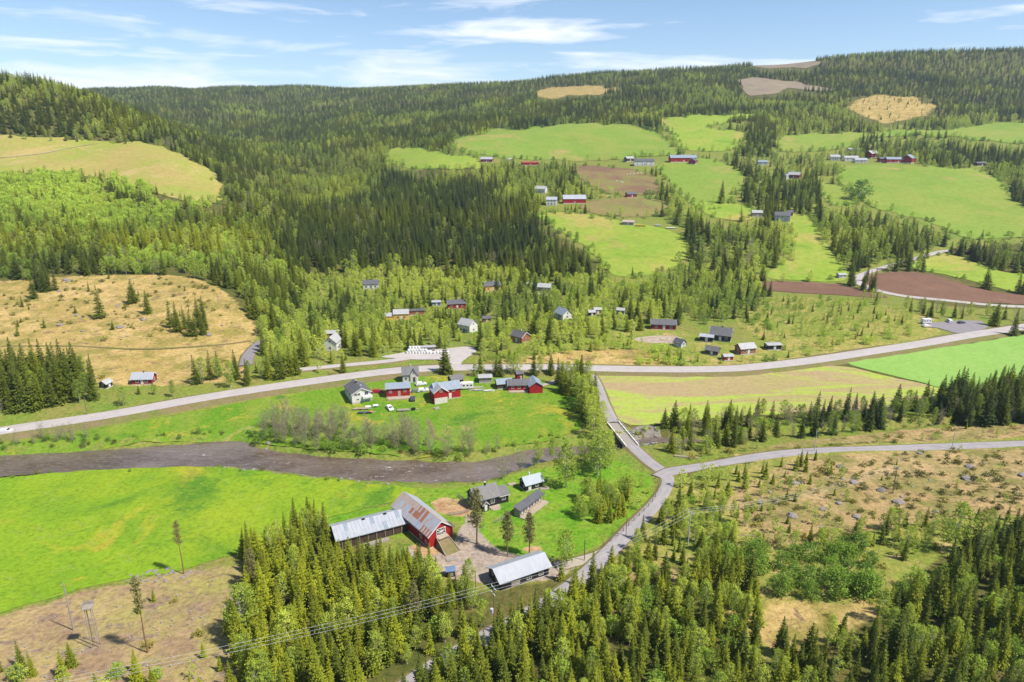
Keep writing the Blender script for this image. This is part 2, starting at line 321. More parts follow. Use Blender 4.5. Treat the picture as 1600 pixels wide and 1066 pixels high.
OPEN = [  # name, outline in the photo, material, keep clear of tree tops
 ('rough_grass', [(390,545),(440,480),(520,440),(700,432),(1000,428),(1190,436),(1330,446),(1480,478),(1620,484),(1740,480),(1740,500),(1480,530),(1140,577),(700,574),(540,580),(380,604)], 'grass', 0),
 ('rough_grass', [(150,640),(0,664),(-100,670),(-100,590),(0,580),(120,590),(250,600),(390,590),(390,606),(250,636)], 'grass', 0),
 ('scrubland', [(1040,770),(1060,745),(1200,718),(1280,700),(1400,690),(1740,672),(1740,860),(1500,860),(1350,960),(1200,1030),(1120,950),(1100,880),(980,900),(900,920),(960,870)], 'scrub', 0),
 ('rough_grass', [(1030,690),(1100,664),(1300,650),(1480,622),(1740,590),(1740,660),(1400,686),(1200,704),(1060,722)], 'grass', 0),
 ('rough_grass', [(590,232),(720,200),(950,188),(1100,178),(1250,200),(1600,188),(1740,186),(1740,400),(1600,380),(1490,390),(1400,412),(1340,440),(1190,442),(1100,425),(1000,434),(930,405),(830,330),(760,266),(600,266)], 'grass', 0),
 ('rough_grass', [(-140,700),(0,664),(200,630),(420,600),(560,580),(720,566),(900,582),(930,600),(950,660),(990,690),(1040,690),(1120,715),(1050,745),(1040,780),(980,850),(880,900),(700,930),(640,900),(560,850),(480,850),(380,885),(120,940),(-140,990)], 'grass', 0),
 ('meadow', [(-120,762),(0,748),(150,735),(330,730),(450,742),(560,754),(640,762),(648,776),(560,797),(500,812),(462,838),(420,858),(340,872),(290,890),(200,905),(110,925),(40,945),(-120,975)], 'lush', 1),
 ('farm_lawn', [(640,764),(720,762),(790,745),(860,730),(950,718),(1000,735),(1022,752),(1016,780),(985,815),(950,846),(900,864),(850,872),(790,866),(745,850),(722,822),(700,815),(650,840),(560,830),(505,815),(560,799),(620,785)], 'lawn', 1),
 ('meadow', [(-120,712),(0,697),(120,676),(260,652),(420,622),(540,604),(600,596),(680,588),(740,590),(820,592),(880,606),(912,640),(905,672),(840,690),(760,702),(690,712),(560,706),(430,696),(380,686),(250,688),(100,700),(-60,714)], 'lush2', 1),
 ('sown_field', [(932,586),(1040,587),(1150,584),(1240,575),(1310,572),(1400,592),(1486,612),(1440,624),(1370,640),(1250,645),(1110,655),(1010,664),(982,663),(956,646),(940,615)], 'sown', 1),
 ('crop_field', [(1322,567),(1400,554),(1500,540),(1600,524),(1740,504),(1740,592),(1600,606),(1540,616),(1480,608),(1400,588)], 'crop', 1),
 ('ploughed_field', [(1190,441),(1250,441),(1320,447),(1392,466),(1300,461),(1200,454)], 'plough', 1),
 ('ploughed_field', [(1353,437),(1372,428),(1420,425),(1470,434),(1540,454),(1600,461),(1720,468),(1720,480),(1600,476),(1480,470),(1400,461),(1364,451)], 'plough', 1),
 ('hay_field', [(1448,404),(1490,398),(1560,424),(1620,430),(1720,436),(1720,462),(1600,458),(1530,442),(1470,428),(1425,418)], 'upland_bright', 1),
 ('pasture', [(1310,263),(1400,258),(1520,264),(1570,285),(1600,325),(1740,350),(1740,375),(1600,372),(1510,372),(1450,345),(1380,330),(1330,302)], 'upland', 1),
 ('pasture', [(1228,332),(1268,342),(1285,370),(1300,395),(1325,425),(1310,440),(1240,438),(1195,432),(1236,400),(1236,366)], 'upland_bright', 1),
 ('pasture', [(842,336),(900,333),(960,344),(1050,362),(1078,395),(1035,425),(965,432),(938,410),(912,383),(868,358)], 'upland_bright', 1),
 ('pasture', [(905,318),(960,310),(1030,312),(1045,334),(980,340),(920,332)], 'stubble_brown', 1),
 ('brown_field', [(892,259),(955,262),(1015,274),(1032,300),(970,306),(925,292)], 'stubble_brown', 1),
 ('pasture', [(1030,262),(1090,248),(1150,262),(1166,288),(1140,312),(1100,330),(1050,292)], 'upland', 1),
 ('pasture', [(1090,318),(1150,320),(1185,332),(1160,345),(1110,336)], 'upland_bright', 1),
 ('pasture', [(1280,285),(1330,302),(1345,316),(1300,322)], 'upland', 1),
 ('upland_field', [(706,226),(740,210),(830,200),(940,195),(1008,201),(1040,216),(1066,236),(1010,246),(900,252),(800,248),(735,240)], 'upland', 1),
 ('upland_field', [(606,236),(645,231),(700,242),(750,249),(752,263),(690,264),(620,259)], 'upland_bright', 1),
 ('upland_field', [(1030,190),(1080,182),(1150,180),(1195,182),(1110,196),(1160,207),(1166,220),(1120,236),(1078,234),(1050,212)], 'upland_bright', 1),
 ('upland_field', [(1206,216),(1280,209),(1400,207),(1520,198),(1600,193),(1740,190),(1740,226),(1600,226),(1500,215),(1390,214),(1310,234),(1230,237)], 'upland', 1),
 ('hill_pasture', [(-140,205),(0,212),(80,214),(160,222),(240,226),(300,250),(335,274),(352,302),(330,320),(280,312),(230,296),(150,278),(60,270),(0,276),(-140,280)], 'upslope', 1),
 ('clearing', [(-140,440),(0,440),(90,433),(180,430),(285,432),(340,450),(385,490),(402,525),(372,560),(382,592),(250,602),(150,598),(60,568),(-140,572)], 'hay', 1),
 ('clear_cut', [(838,142),(880,135),(955,136),(972,142),(900,151),(845,151)], 'hay', 1),
 ('clear_cut', [(1156,124),(1200,124),(1262,133),(1312,140),(1240,141),(1168,149)], 'cut', 1),
 ('clear_cut', [(1172,98),(1230,96),(1280,100),(1220,107),(1180,106)], 'cut', 1),
 ('clear_cut', [(1328,162),(1380,149),(1440,157),(1462,174),(1390,190),(1350,180)], 'hay', 1),
 ('heath', [(1140,788),(1190,745),(1262,716),(1350,708),(1480,704),(1600,700),(1800,694),(1800,800),(1600,806),(1480,812),(1350,832),(1250,852),(1180,846)], 'heath', 0),
 ('heath', [(1150,712),(1270,694),(1450,690),(1600,682),(1800,676),(1800,658),(1600,664),(1480,668),(1380,676),(1250,690)], 'heath', 0),
 ('heath', [(1170,960),(1260,938),(1330,945),(1400,930),(1430,945),(1330,985),(1260,1020),(1190,1010)], 'hay', 0),
 ('heath', [(960,890),(1030,880),(1060,900),(1040,930),(980,925)], 'heath', 0),
 ('felled_ground', [(-140,982),(0,966),(110,930),(210,908),(300,893),(372,884),(392,930),(380,990),(370,1080),(330,1150),(-140,1150)], 'slash', 0),
 ('scrubland', [(1190,466),(1300,468),(1400,480),(1462,498),(1470,520),(1390,540),(1290,556),(1180,570),(1130,572),(1100,560),(1220,545),(1150,505)], 'scrub', 0),
 ('scrubland', [(742,572),(800,560),(900,548),(990,545),(1040,560),(1030,572),(900,570)], 'hay', 0),
 ('scrubland', [(960,520),(1060,515),(1130,540),(1230,545),(1250,560),(1130,572),(1050,572),(1000,550)], 'scrub', 0),
 ('yard', [(596,558),(650,549),(700,545),(742,542),(738,556),(722,566),(722,576),(704,577),(700,564),(640,562)], 'asphalt_old', 1),
 ('yard', [(985,530),(1030,524),(1064,526),(1062,535),(1020,536)], 'gravel', 1),
 ('yard', [(1440,508),(1480,503),(1530,502),(1545,512),(1520,519),(1496,522),(1470,514)], 'asphalt', 1),
 ('yard', [(640,852),(690,862),(714,846),(722,822),(732,803),(752,806),(748,828),(760,846),(800,866),(860,880),(930,872),(958,856),(950,876),(905,886),(860,905),(740,910),(690,896),(640,870)], 'gravel', 1),
 ('bare_earth', [(672,786),(700,778),(732,788),(735,804),(705,806),(684,798)], 'earth', 1),
 ('bare_earth', [(640,856),(664,846),(690,860),(660,872)], 'earth', 1),
 ('bare_earth', [(814,860),(834,853),(850,858),(838,866)], 'earth', 1),
 ('gravel_bar', [(-60,752),(0,742),(45,735),(60,737),(0,747),(-60,757)], 'bank', 1),
 ('gravel_bar', [(440,705),(470,705),(502,712),(490,716),(455,713)], 'bank', 1),
 ('gravel_bar', [(985,672),(1010,664),(1030,672),(1040,690),(1010,695),(990,688)], 'bank', 1),
]
FIELD_PIX = []; FIELD_W = []; SOFT = {k: [] for k in ('grass', 'scrub', 'hay', 'heath', 'slash', 'lawn', 'gravel', 'earth')}
ROUGH = ('grass', 'scrub', 'hay', 'heath', 'slash')
for k_, (nm, pix, mt, keep) in enumerate(OPEN):
    dp = rough_outline(pix)
    if keep: FIELD_PIX.append(dp)
    if mt in SOFT:
        w = ccw(resample(cast(dp)[:, :2], 6 if mt in ROUGH else 2.5, True)); SOFT[mt].append(w); FIELD_W.append((nm, mt, w)); continue
    lift = .06 if nm in ('yard', 'bare_earth') else 0.02*(k_ % 3)
    sheet(nm, dp, mt, lift)
    FIELD_W.append((nm, mt, FIELDS[nm][-1][0]))

def terrain_mat():
    m, t, b = new_mat('open_ground'); co = N(t, 'ShaderNodeTexCoord').outputs['Object']
    edge = noise(t, co, .16, 5, .7, .4); fine = noise(t, co, .8, 4, .75); mid = noise(t, co, .1, 5, .65, .3); big = noise(t, co, .025, 4, .6, .6); spot = noise(t, co, .25, 4, .65, .6)
    def blend(c1, c2, c3, c4, th=.6):
        c1, c2, c3, c4 = [tuple(v*GK*1.05 for v in q) for q in (c1, c2, c3, c4)]
        col = mixc(t, ramp(t, big, [(.36, 0.), (.62, 1.)]), c1, c2)
        col = mixc(t, ramp(t, mid, [(.42, 0.), (.62, .95)]), col, c3)
        return mixc(t, ramp(t, spot, [(th-.03, 0.), (th+.05, .9)]), col, c4)
    col = blend(srgb(86,98,44), srgb(104,106,52), srgb(124,114,66), srgb(78,92,40))
    for key, cs in (('grass', (srgb(124,150,58), srgb(142,152,66), srgb(150,146,78), srgb(112,142,52))),
                    ('scrub', (srgb(156,160,74), srgb(182,166,96), srgb(132,152,60), srgb(200,176,122))),
                    ('hay', (srgb(194,166,100), srgb(214,184,122), srgb(156,146,76), srgb(150,122,96))),
                    ('heath', (srgb(184,156,108), srgb(204,174,126), srgb(142,140,76), srgb(130,112,78))),
                    ('slash', (srgb(196,168,122), srgb(176,166,98), srgb(168,140,112), srgb(150,128,116))),
                    ('lawn', (srgb(104,160,36), srgb(128,166,44), srgb(146,166,62), srgb(92,148,40))),
                    ('gravel', (srgb(190,172,160), srgb(176,160,146), srgb(196,178,158), srgb(164,142,120))),
                    ('earth', (srgb(206,166,124), srgb(190,150,112), srgb(214,182,140), srgb(170,146,96)))):
        at = N(t, 'ShaderNodeAttribute', attribute_name=key)
        ad = N(t, 'ShaderNodeMath', operation='MULTIPLY_ADD'); t.links.new(edge, ad.inputs[0]); ad.inputs[1].default_value = .9; t.links.new(at.outputs['Fac'], ad.inputs[2])
        col = mixc(t, ramp(t, ad.outputs[0], [(.86, 0.), (1.0, 1.)]), col, blend(*cs))
    col = mixc(t, 1., col, ramp(t, fine, [(.2, .42), (.5, 1.), (.8, 1.45)]), 'MULTIPLY')
    t.links.new(col, b.inputs['Base Color']); b.inputs['Roughness'].default_value = .95; b.inputs['Specular IOR Level'].default_value = .1
    bp = N(t, 'ShaderNodeBump'); bp.inputs['Strength'].default_value = .6; bp.inputs['Distance'].default_value = .6
    t.links.new(fine, bp.inputs['Height']); t.links.new(bp.outputs[0], b.inputs['Normal'])
    return m
# ------------------------------------------------------------------ terrain sheet
NA, ND = 430, 430
az = np.radians(np.linspace(-52, 52, NA)); ds = np.exp(np.linspace(math.log(38), math.log(4000), ND))
AA, DD = np.meshgrid(az, ds); tx = (DD*np.sin(AA)).ravel(); ty = (DD*np.cos(AA)).ravel(); tz = H(tx, ty)
ii = np.arange(ND*NA).reshape(ND, NA)
quads = np.stack([ii[:-1, :-1], ii[:-1, 1:], ii[1:, 1:], ii[1:, :-1]], -1).reshape(-1, 4)
me = bpy.data.meshes.new('terrain'); me.vertices.add(len(tx)); me.vertices.foreach_set('co', np.stack([tx, ty, tz], 1).ravel())
me.loops.add(quads.size); me.loops.foreach_set('vertex_index', quads.ravel()); me.polygons.add(len(quads))
me.polygons.foreach_set('loop_start', np.arange(0, quads.size, 4)); me.polygons.foreach_set('use_smooth', np.ones(len(quads), bool)); me.update(calc_edges=True)
for key, polys in SOFT.items():
    val = np.zeros(len(tx), np.float32)
    for w in polys:
        D = float(np.median(np.hypot(w[:, 0], w[:, 1]))); bw = max(4.0, D*.012) if key in ROUGH else 2.2
        near = np.nonzero((tx > w[:, 0].min()-bw) & (tx < w[:, 0].max()+bw) & (ty > w[:, 1].min()-bw) & (ty < w[:, 1].max()+bw))[0]
        d = polydist(tx[near], ty[near], w); d = np.where(pip(tx[near], ty[near], w), d, -d)
        val[near] = np.maximum(val[near], np.clip(.5+d/(2*bw), 0, 1))
    me.attributes.new(key, 'FLOAT', 'POINT').data.foreach_set('value', val)
me.materials.append(terrain_mat()); tag(link(bpy.data.objects.new('terrain', me)), kind='structure')

# ------------------------------------------------------------------ roads
ROAD_PTS = []
def road(name, pix, width, mat, raise_=.3, verge=2.0, zs=None):
    c = cast(dens(pix, 6, False)); c = resample(c[:, :2], 2.5); n = len(c)
    z = H0(c[:, 0], c[:, 1]); kz = min(15, n//3*2+1) | 1; pad = np.pad(z, kz//2, mode='edge'); z = np.convolve(pad, np.ones(kz)/kz, 'valid')[:n] + raise_
    tg = np.gradient(c, axis=0); tg /= np.linalg.norm(tg, axis=1)[:, None]; nr = np.stack([tg[:, 1], -tg[:, 0]], 1)
    offs = [-width/2, -width/4, 0, width/4, width/2]; crown = [0, .05, .08, .05, 0]
    V = []; F = []; UVv = []
    s = np.arange(n)*2.5
    for i in range(n):
        for o_, cz in zip(offs, crown): V.append((*(c[i]+nr[i]*o_), z[i]+cz)); UVv.append((o_, s[i]))
    for i in range(n-1):
        for k in range(4): F.append((i*5+k, i*5+k+1, i*5+k+6, i*5+k+5))
    o = mobj(name, V, F, M[mat], smooth=True); tag(o, kind='structure')
    uvl = o.data.uv_layers.new(name='UVMap'); vi = np.empty(len(o.data.loops), int); o.data.loops.foreach_get('vertex_index', vi)
    uvl.data.foreach_set('uv', np.array(UVv)[vi].ravel())
    if verge:
        V = []; F = []
        for sd_ in (-1, 1):
            base = len(V)
            for i in range(n):
                for e, dz in ((width/2-.02, -.015), (width/2+.5, -.08)): V.append((*(c[i]+nr[i]*sd_*e), z[i]+dz))
                q = c[i]+nr[i]*sd_*(width/2+verge*(1+.35*mnoise.noise(Vector((i*.3, sd_, 0))))); V.append((q[0], q[1], min(H(q[0:1], q[1:2])[0]-.12, z[i]-.1)))
            for i in range(n-1):
                for k in range(2):
                    a = base+i*3+k; f = (a, a+1, a+4, a+3); F.append(f if sd_ > 0 else f[::-1])
        tag(mobj(name+'_verge', V, F, M['verge'], smooth=True), kind='structure')
    ROAD_PTS.append((c, width)); return c, z
MAIN = [(-140,702),(0,676),(100,661),(200,645),(300,627),(400,610),(500,596),(600,583),(660,578),(720,576),(800,576),(870,576),(950,578),(1050,579),(1140,578),(1200,573),(1260,566),(1330,556),(1400,545),(1460,535),(1530,523),(1600,512),(1740,492)]
road('main_road', MAIN, 7.6, 'asphalt_old', .55, 3.4)
BR0, BR1 = 0, 0
road('farm_road', [(922,582),(934,606),(942,628),(950,646),(958,662)], 4.2, 'asphalt_mid', .45, 1.2)
road('farm_road', [(986,696),(998,708),(1015,723),(1038,740),(1045,756),(1033,778),(1008,806),(978,836),(950,866),(912,902),(870,934),(835,956),(780,986),(720,1020),(660,1056),(600,1100)], 4.0, 'asphalt_mid', .18, 1.3)
road('side_road', [(1030,747),(1046,738),(1075,733),(1120,726),(1170,717),(1230,709),(1300,704),(1400,701),(1500,698),(1600,694),(1740,688)], 4.4, 'asphalt_mid', .12, 1.2)
road('driveway', [(962,854),(935,869),(900,879),(868,886)], 3.2, 'gravel_road', .2, .8)
road('hill_road', [(1740,488),(1640,482),(1560,478),(1480,470),(1410,463),(1364,453),(1341,441),(1344,431),(1380,418),(1430,404),(1482,391)], 6.0, 'asphalt_old', .35, 1.5)
road('village_road', [(640,560),(600,566),(545,571),(480,577),(440,582)], 4.2, 'asphalt_old', .3, 1.0)
road('village_road', [(384,572),(388,556),(402,540),(412,533)], 5.0, 'asphalt', .3, 1.0)
road('farm_track', [(718,588),(700,598),(668,606),(640,613)], 3.0, 'gravel_road', .15, .6)
road('farm_track', [(905,588),(870,596),(846,602)], 3.0, 'gravel_road', .15, .6)
road('footpath', [(640,646),(662,650),(672,662),(676,676),(682,686),(700,690)], 1.4, 'verge', .16, 0)
road('farm_track', [(0,541),(120,541),(220,546),(330,540),(392,533)], 1.8, 'verge', .1, 0)
road('farm_track', [(0,247),(60,241),(110,231),(158,223)], 5.0, 'gravel_road', .3, .6)
road('farm_track', [(820,456),(850,461),(876,463)], 4.0, 'gravel_road', .3, .6)
# ------------------------------------------------------------------ tree and bush prototypes
def foliage_mat(name, dark, mid, light, trans=.3, rough=.6, vary=.25):
    m, t, b = new_mat(name); out = t.nodes['Material Output']
    at = N(t, 'ShaderNodeAttribute', attribute_type='INSTANCER', attribute_name='tint')
    co = N(t, 'ShaderNodeTexCoord').outputs['Object']
    n = noise(t, co, .55, 3, .6)
    ad = N(t, 'ShaderNodeMath', operation='MULTIPLY_ADD'); t.links.new(n, ad.inputs[0]); ad.inputs[1].default_value = vary*2; t.links.new(at.outputs['Fac'], ad.inputs[2])
    sb = N(t, 'ShaderNodeMath', operation='SUBTRACT'); t.links.new(ad.outputs[0], sb.inputs[0]); sb.inputs[1].default_value = vary
    col = ramp(t, sb.outputs[0], [(0., dark), (.5, mid), (1., light)])
    t.links.new(col, b.inputs['Base Color']); b.inputs['Roughness'].default_value = rough; b.inputs['Specular IOR Level'].default_value = .15
    tr = N(t, 'ShaderNodeBsdfTranslucent'); t.links.new(col, tr.inputs[0])
    mx = N(t, 'ShaderNodeMixShader'); mx.inputs[0].default_value = trans
    t.links.new(b.outputs[0], mx.inputs[1]); t.links.new(tr.outputs[0], mx.inputs[2]); t.links.new(mx.outputs[0], out.inputs[0])
    return m
M['spruce'] = foliage_mat('spruce_needles', (.042,.072,.020), (.14,.175,.018), (.34,.37,.022), .36)
M['birch'] = foliage_mat('birch_leaves', (.18,.25,.045), (.34,.43,.06), (.58,.64,.10), .46)
M['willow'] = foliage_mat('willow_leaves', (.13,.21,.06), (.24,.37,.05), (.55,.68,.10), .46)
M['pine'] = foliage_mat('pine_needles', (.16,.15,.06), (.22,.21,.075), (.28,.26,.09), .34)
M['twig'] = foliage_mat('bare_twigs', (.31,.27,.18), (.36,.33,.18), (.36,.39,.14), .3)
M['juniper'] = foliage_mat('juniper_needles', (.10,.11,.03), (.20,.21,.03), (.36,.31,.05), .3)
def bark(name, c1, c2, sc):
    m, t, b = new_mat(name); co = N(t, 'ShaderNodeTexCoord').outputs['Object']
    t.links.new(mixc(t, ramp(t, noise(t, mapping(t, co, (1, 1, .6)), sc, 4, .7), [(.4, 0.), (.6, 1.)]), c1, c2), b.inputs['Base Color']); return m
M['spruce_bark'] = bark('spruce_bark', (.10,.075,.055), (.16,.13,.11), 3)
M['birch_bark'] = bark('birch_bark', (.62,.60,.56), (.12,.11,.10), 3)
M['pine_bark'] = bark('pine_bark', (.22,.12,.07), (.14,.09,.065), 3)
M['alder_bark'] = bark('alder_bark', (.22,.20,.17), (.32,.29,.26), 3)
def limb(V, F, a, b, r0, r1, n=5):
    a = Vector(a); b = Vector(b); d = (b-a).normalized(); u = d.orthogonal().normalized(); w = d.cross(u); k = len(V)
    for p, r in ((a, r0), (b, r1)):
        for i in range(n):
            q = p + (u*math.cos(2*math.pi*i/n) + w*math.sin(2*math.pi*i/n))*r; V.append(tuple(q))
    for i in range(n): F.append((k+i, k+(i+1) % n, k+n+(i+1) % n, k+n+i))
def trunk(V, F, h, r, segs=4, bend=.25, rs=random, lean=(0, 0)):
    pts = []; x = y = 0
    for i in range(segs+1):
        t = i/segs; pts.append((x + lean[0]*t*h, y + lean[1]*t*h, h*t if i else -.6)); x += rs.uniform(-bend, bend); y += rs.uniform(-bend, bend)
    for i in range(segs): limb(V, F, pts[i], pts[i+1], r*(1-.9*i/segs), r*(1-.9*(i+1)/segs), 6)
    return pts
def spruce(seed, h=16., rad=2.6, nw=26, fine=True, thin=0.):
    r = random.Random(seed); V = []; F = []; tv = []; tf = []
    trunk(tv, tf, h*.97, h*.0125, 4, .08, r)
    asym = [r.uniform(.8, 1.2) for _ in range(9)]
    for i in range(nw):
        t = .05 + .93*(i/nw)**.95; z = h*t
        L = rad*((1-t)**1.0)*r.uniform(.82, 1.15) + .16
        if t < .12: L *= .64 + 3*t
        nb = (8 if t < .6 else 6) if fine else 7
        a0 = r.uniform(0, 6.28)
        for k in range(nb):
            if r.random() < thin: continue
            a = a0 + 6.283*k/nb + r.uniform(-.3, .3); l = L*r.uniform(.72, 1.12)*asym[int((a % 6.283)/6.283*8)]
            ca, sa = math.cos(a), math.sin(a); zz = z + r.uniform(-.55, .55)*h/nw
            dr = r.uniform(.22, .42) * (1.25-t)
            pt = lambda s, side, dz: (ca*l*s - sa*side, sa*l*s + ca*side, zz - l*dr*(s**1.1) + l*.13*max(0, s-.6)*2 + dz)
            w = l*.30 + .09
            if fine:
                b = len(V)
                V += [pt(.05, 0, .05), pt(.36, 0, .02), pt(.68, 0, .0), pt(1.0, 0, .03),
                      pt(.42, w*.9, -.26*w-.10), pt(.70, w*.80, -.3*w-.14), pt(.93, w*.42, -.2*w-.10),
                      pt(.42, -w*.9, -.26*w-.10), pt(.70, -w*.80, -.3*w-.14), pt(.93, -w*.42, -.2*w-.10)]
                F += [(b, b+1, b+4), (b+1, b+2, b+5), (b+2, b+3, b+6), (b+1, b, b+7), (b+2, b+1, b+8), (b+3, b+2, b+9)]
                # hanging twigs below the branch
                s1 = r.uniform(.35, .6); s2 = r.uniform(.6, .9)
                for s in (s1, s2):
                    c = len(V); V += [pt(s-.13, r.uniform(-.1, .1), 0), pt(s+.13, r.uniform(-.1, .1), 0), pt(s+.02, r.uniform(-.2, .2), -.34*w-.32)]; F.append((c, c+1, c+2))
            else:
                b = len(V); w *= 1.5
                V += [pt(.0, 0, .1), pt(.62, w, -.3*w), pt(1., 0, 0), pt(.62, -w, -.3*w)]; F += [(b, b+1, b+2), (b, b+2, b+3)]
    b = len(V)
    for k in range(5):
        a = k*1.2566; V.append((math.cos(a)*.16, math.sin(a)*.16, h*.93))
    V.append((0, 0, h*1.0))
    for k in range(5): F.append((b+k, b+(k+1) % 5, b+5))
    return tv, tf, V, F
def leaf(V, F, c, s, r):
    a = Vector((r.gauss(0, 1), r.gauss(0, 1), r.gauss(0, 1))).normalized(); u = a.orthogonal().normalized(); w = a.cross(u)
    k = len(V); c = Vector(c); e = r.uniform(.7, 1.3)
    V += [tuple(c+u*s*e), tuple(c+w*s*.62), tuple(c-u*s*e), tuple(c-w*s*.62)]; F.append((k, k+1, k+2, k+3))
def broad(seed, h=11., rad=2.4, clumps=46, per=22, size=.24, base=.22, shape=1., stems=1, cl=.85, lean=.02, bare=False):
    r = random.Random(seed); V = []; F = []; tv = []; tf = []
    tops = []
    for s in range(stems):
        ox = 0 if stems == 1 else r.uniform(-.5, .5); oy = 0 if stems == 1 else r.uniform(-.5, .5)
        st = []; ft = []; pts = trunk(st, ft, h*.92*(1 if s == 0 else r.uniform(.7, .95)), h*.0125*(1 if stems == 1 else .7), 4, h*.02, r, (r.uniform(-lean, lean)*(1 if stems == 1 else 9), r.uniform(-lean, lean)*(1 if stems == 1 else 9)))
        k = len(tv); tv += [(x+ox, y+oy, z) for x, y, z in st]; tf += [tuple(i+k for i in f) for f in ft]; tops.append([(x+ox, y+oy, z) for x, y, z in pts])
    for c in range(clumps):
        t = base + (1-base)*((c+.5)/clumps); q = (t-base)/(1-base)
        env = rad*(math.sin(math.pi*min(1, q*.86+.12))**.75)*shape
        a = c*2.39996 + r.uniform(-.5, .5); rr = env*math.sqrt(r.uniform(.12, 1.05))
        tp = tops[c % stems]; i = min(3, int(t*4)); f = t*4-i; ax = tp[i][0]*(1-f)+tp[i+1][0]*f; ay = tp[i][1]*(1-f)+tp[i+1][1]*f
        p = Vector((ax+math.cos(a)*rr, ay+math.sin(a)*rr, h*t*.99 + r.uniform(-.3, .3)))
        o = Vector((ax, ay, max(h*base*.6, h*t - rr*.9)))
        limb(tv, tf, o, p, h*.0028, h*.0008, 3)
        cr = cl*r.uniform(.6, 1.15)*(.7+.4*math.sin(math.pi*q))
        if bare:
            for _ in range(per):
                e = p + Vector((r.gauss(0, .6), r.gauss(0, .6), r.uniform(-.1, 1.4)))*cr; s = o.lerp(p, r.uniform(.3, 1.)); d = (e-s); n = d.cross(Vector((r.gauss(0, 1), r.gauss(0, 1), r.gauss(0, 1)))).normalized()*size
                k = len(V); V += [tuple(s-n), tuple(s+n), tuple(e)]; F.append((k, k+1, k+2))
        else:
            for _ in range(per):
                g = Vector((r.gauss(0, .5), r.gauss(0, .5), r.gauss(0, .42)))*cr; leaf(V, F, p+g, size*r.uniform(.7, 1.3), r)
    return tv, tf, V, F
def pine(seed, h=15., c0=.34, wid=1.75, n=52):
    r = random.Random(seed); V = []; F = []; tv = []; tf = []; pts = trunk(tv, tf, h*.97, h*.013, 4, .12, r)
    for c in range(n):
        t = c0 + (.98-c0)*(c/n); env = wid*math.sin(math.pi*min(1, (t-c0)/(1-c0)*.72+.24))*r.uniform(.5, 1.1); a = c*2.4+r.uniform(-.4, .4)
        p = Vector((math.cos(a)*env, math.sin(a)*env, h*t+env*.05)); o = Vector((0, 0, h*t-env*.15)); limb(tv, tf, o, p, .05, .015, 3)
        for _ in range(34):
            e = o.lerp(p, r.uniform(.3, 1.1)) + Vector((r.gauss(0, .3), r.gauss(0, .3), r.gauss(0.05, .2))); leaf(V, F, e, r.uniform(.15, .25), r)
    return tv, tf, V, F
PROTO = {}
def proto(key, gen, leafm, barkm):
    tv, tf, V, F = gen
    c = mesh_data(key+'_crown', V, F, M[leafm]); tr = mesh_data(key+'_trunk', tv, tf, M[barkm], True)
    k = len(V); j = mesh_data(key+'_whole', V+tv, list(F)+[tuple(i+k for i in f) for f in tf], M[leafm]); j.materials.append(M[barkm])
    mi = np.zeros(len(j.polygons), np.int32); mi[len(F):] = 1; j.polygons.foreach_set('material_index', mi); j.update()
    zs = [v[2] for v in V]; PROTO[key] = (tr, c, j, max(zs), len(F))
for i in range(5): proto('spruce%d' % i, spruce(20+i, 16, [3.0, 3.5, 2.6, 3.1, 3.8][i], [28, 30, 28, 26, 29][i], True, [.0, .02, .05, .12, .0][i]), 'spruce', 'spruce_bark')
for i in range(4): proto('farspruce%d' % i, spruce(40+i, 16, [3.0, 3.5, 2.6, 3.2][i], 18, False), 'spruce', 'spruce_bark')
for i in range(4): proto('birch%d' % i, broad(60+i, 11, [2.1, 2.5, 1.9, 2.7][i], 52, 32, .185, [.24, .18, .28, .2][i]), 'birch', 'birch_bark')
for i in range(3): proto('farbirch%d' % i, broad(70+i, 11, 2.4+.3*i, 34, 14, .36, .14), 'birch', 'birch_bark')
for i in range(3): proto('sapling%d' % i, broad(80+i, 5, .95+.15*i, 18, 12, .2, .08, cl=.5), 'birch', 'birch_bark')
for i in range(3): proto('willow%d' % i, broad(90+i, 6, 2.3+.3*i, 50, 30, .21, .05, stems=4, cl=.95), 'willow', 'alder_bark')
for i in range(2): proto('farwillow%d' % i, broad(95+i, 6, 2.8, 30, 14, .36, .06, stems=2, cl=1.), 'willow', 'alder_bark')
for i in range(3): proto('bare%d' % i, broad(100+i, 9, 1.7+.2*i, 44, 20, .017, .15, stems=2, cl=1.1, bare=True), 'twig', 'alder_bark')
for i in range(3): proto('pine%d' % i, pine(110+i), 'pine', 'pine_bark')
proto('thinpine', pine(115, 15., .58, 1.15, 22), 'pine', 'pine_bark')
for i in range(3): proto('juniper%d' % i, broad(120+i, 1.4, 1.1, 16, 14, .17, .02, stems=3, cl=.5, lean=.04), 'juniper', 'alder_bark')
KIND = {  # kind: (near variants, far variants, prototype height)
 'spruce_tree': (['spruce%d' % i for i in range(5)], ['farspruce%d' % i for i in range(4)], 16.),
 'birch_tree': (['birch%d' % i for i in range(4)], ['farbirch%d' % i for i in range(3)], 11.),
 'birch_sapling': (['sapling%d' % i for i in range(3)], ['sapling%d' % i for i in range(3)], 5.),
 'willow_bush': (['willow%d' % i for i in range(3)], ['farwillow%d' % i for i in range(2)], 6.),
 'bare_alder': (['bare%d' % i for i in range(3)], ['bare%d' % i for i in range(3)], 9.),
 'pine_tree': (['pine%d' % i for i in range(3)], ['pine%d' % i for i in range(3)], 15.),
 'juniper_bush': (['juniper%d' % i for i in range(3)], ['juniper%d' % i for i in range(3)], 1.4)}
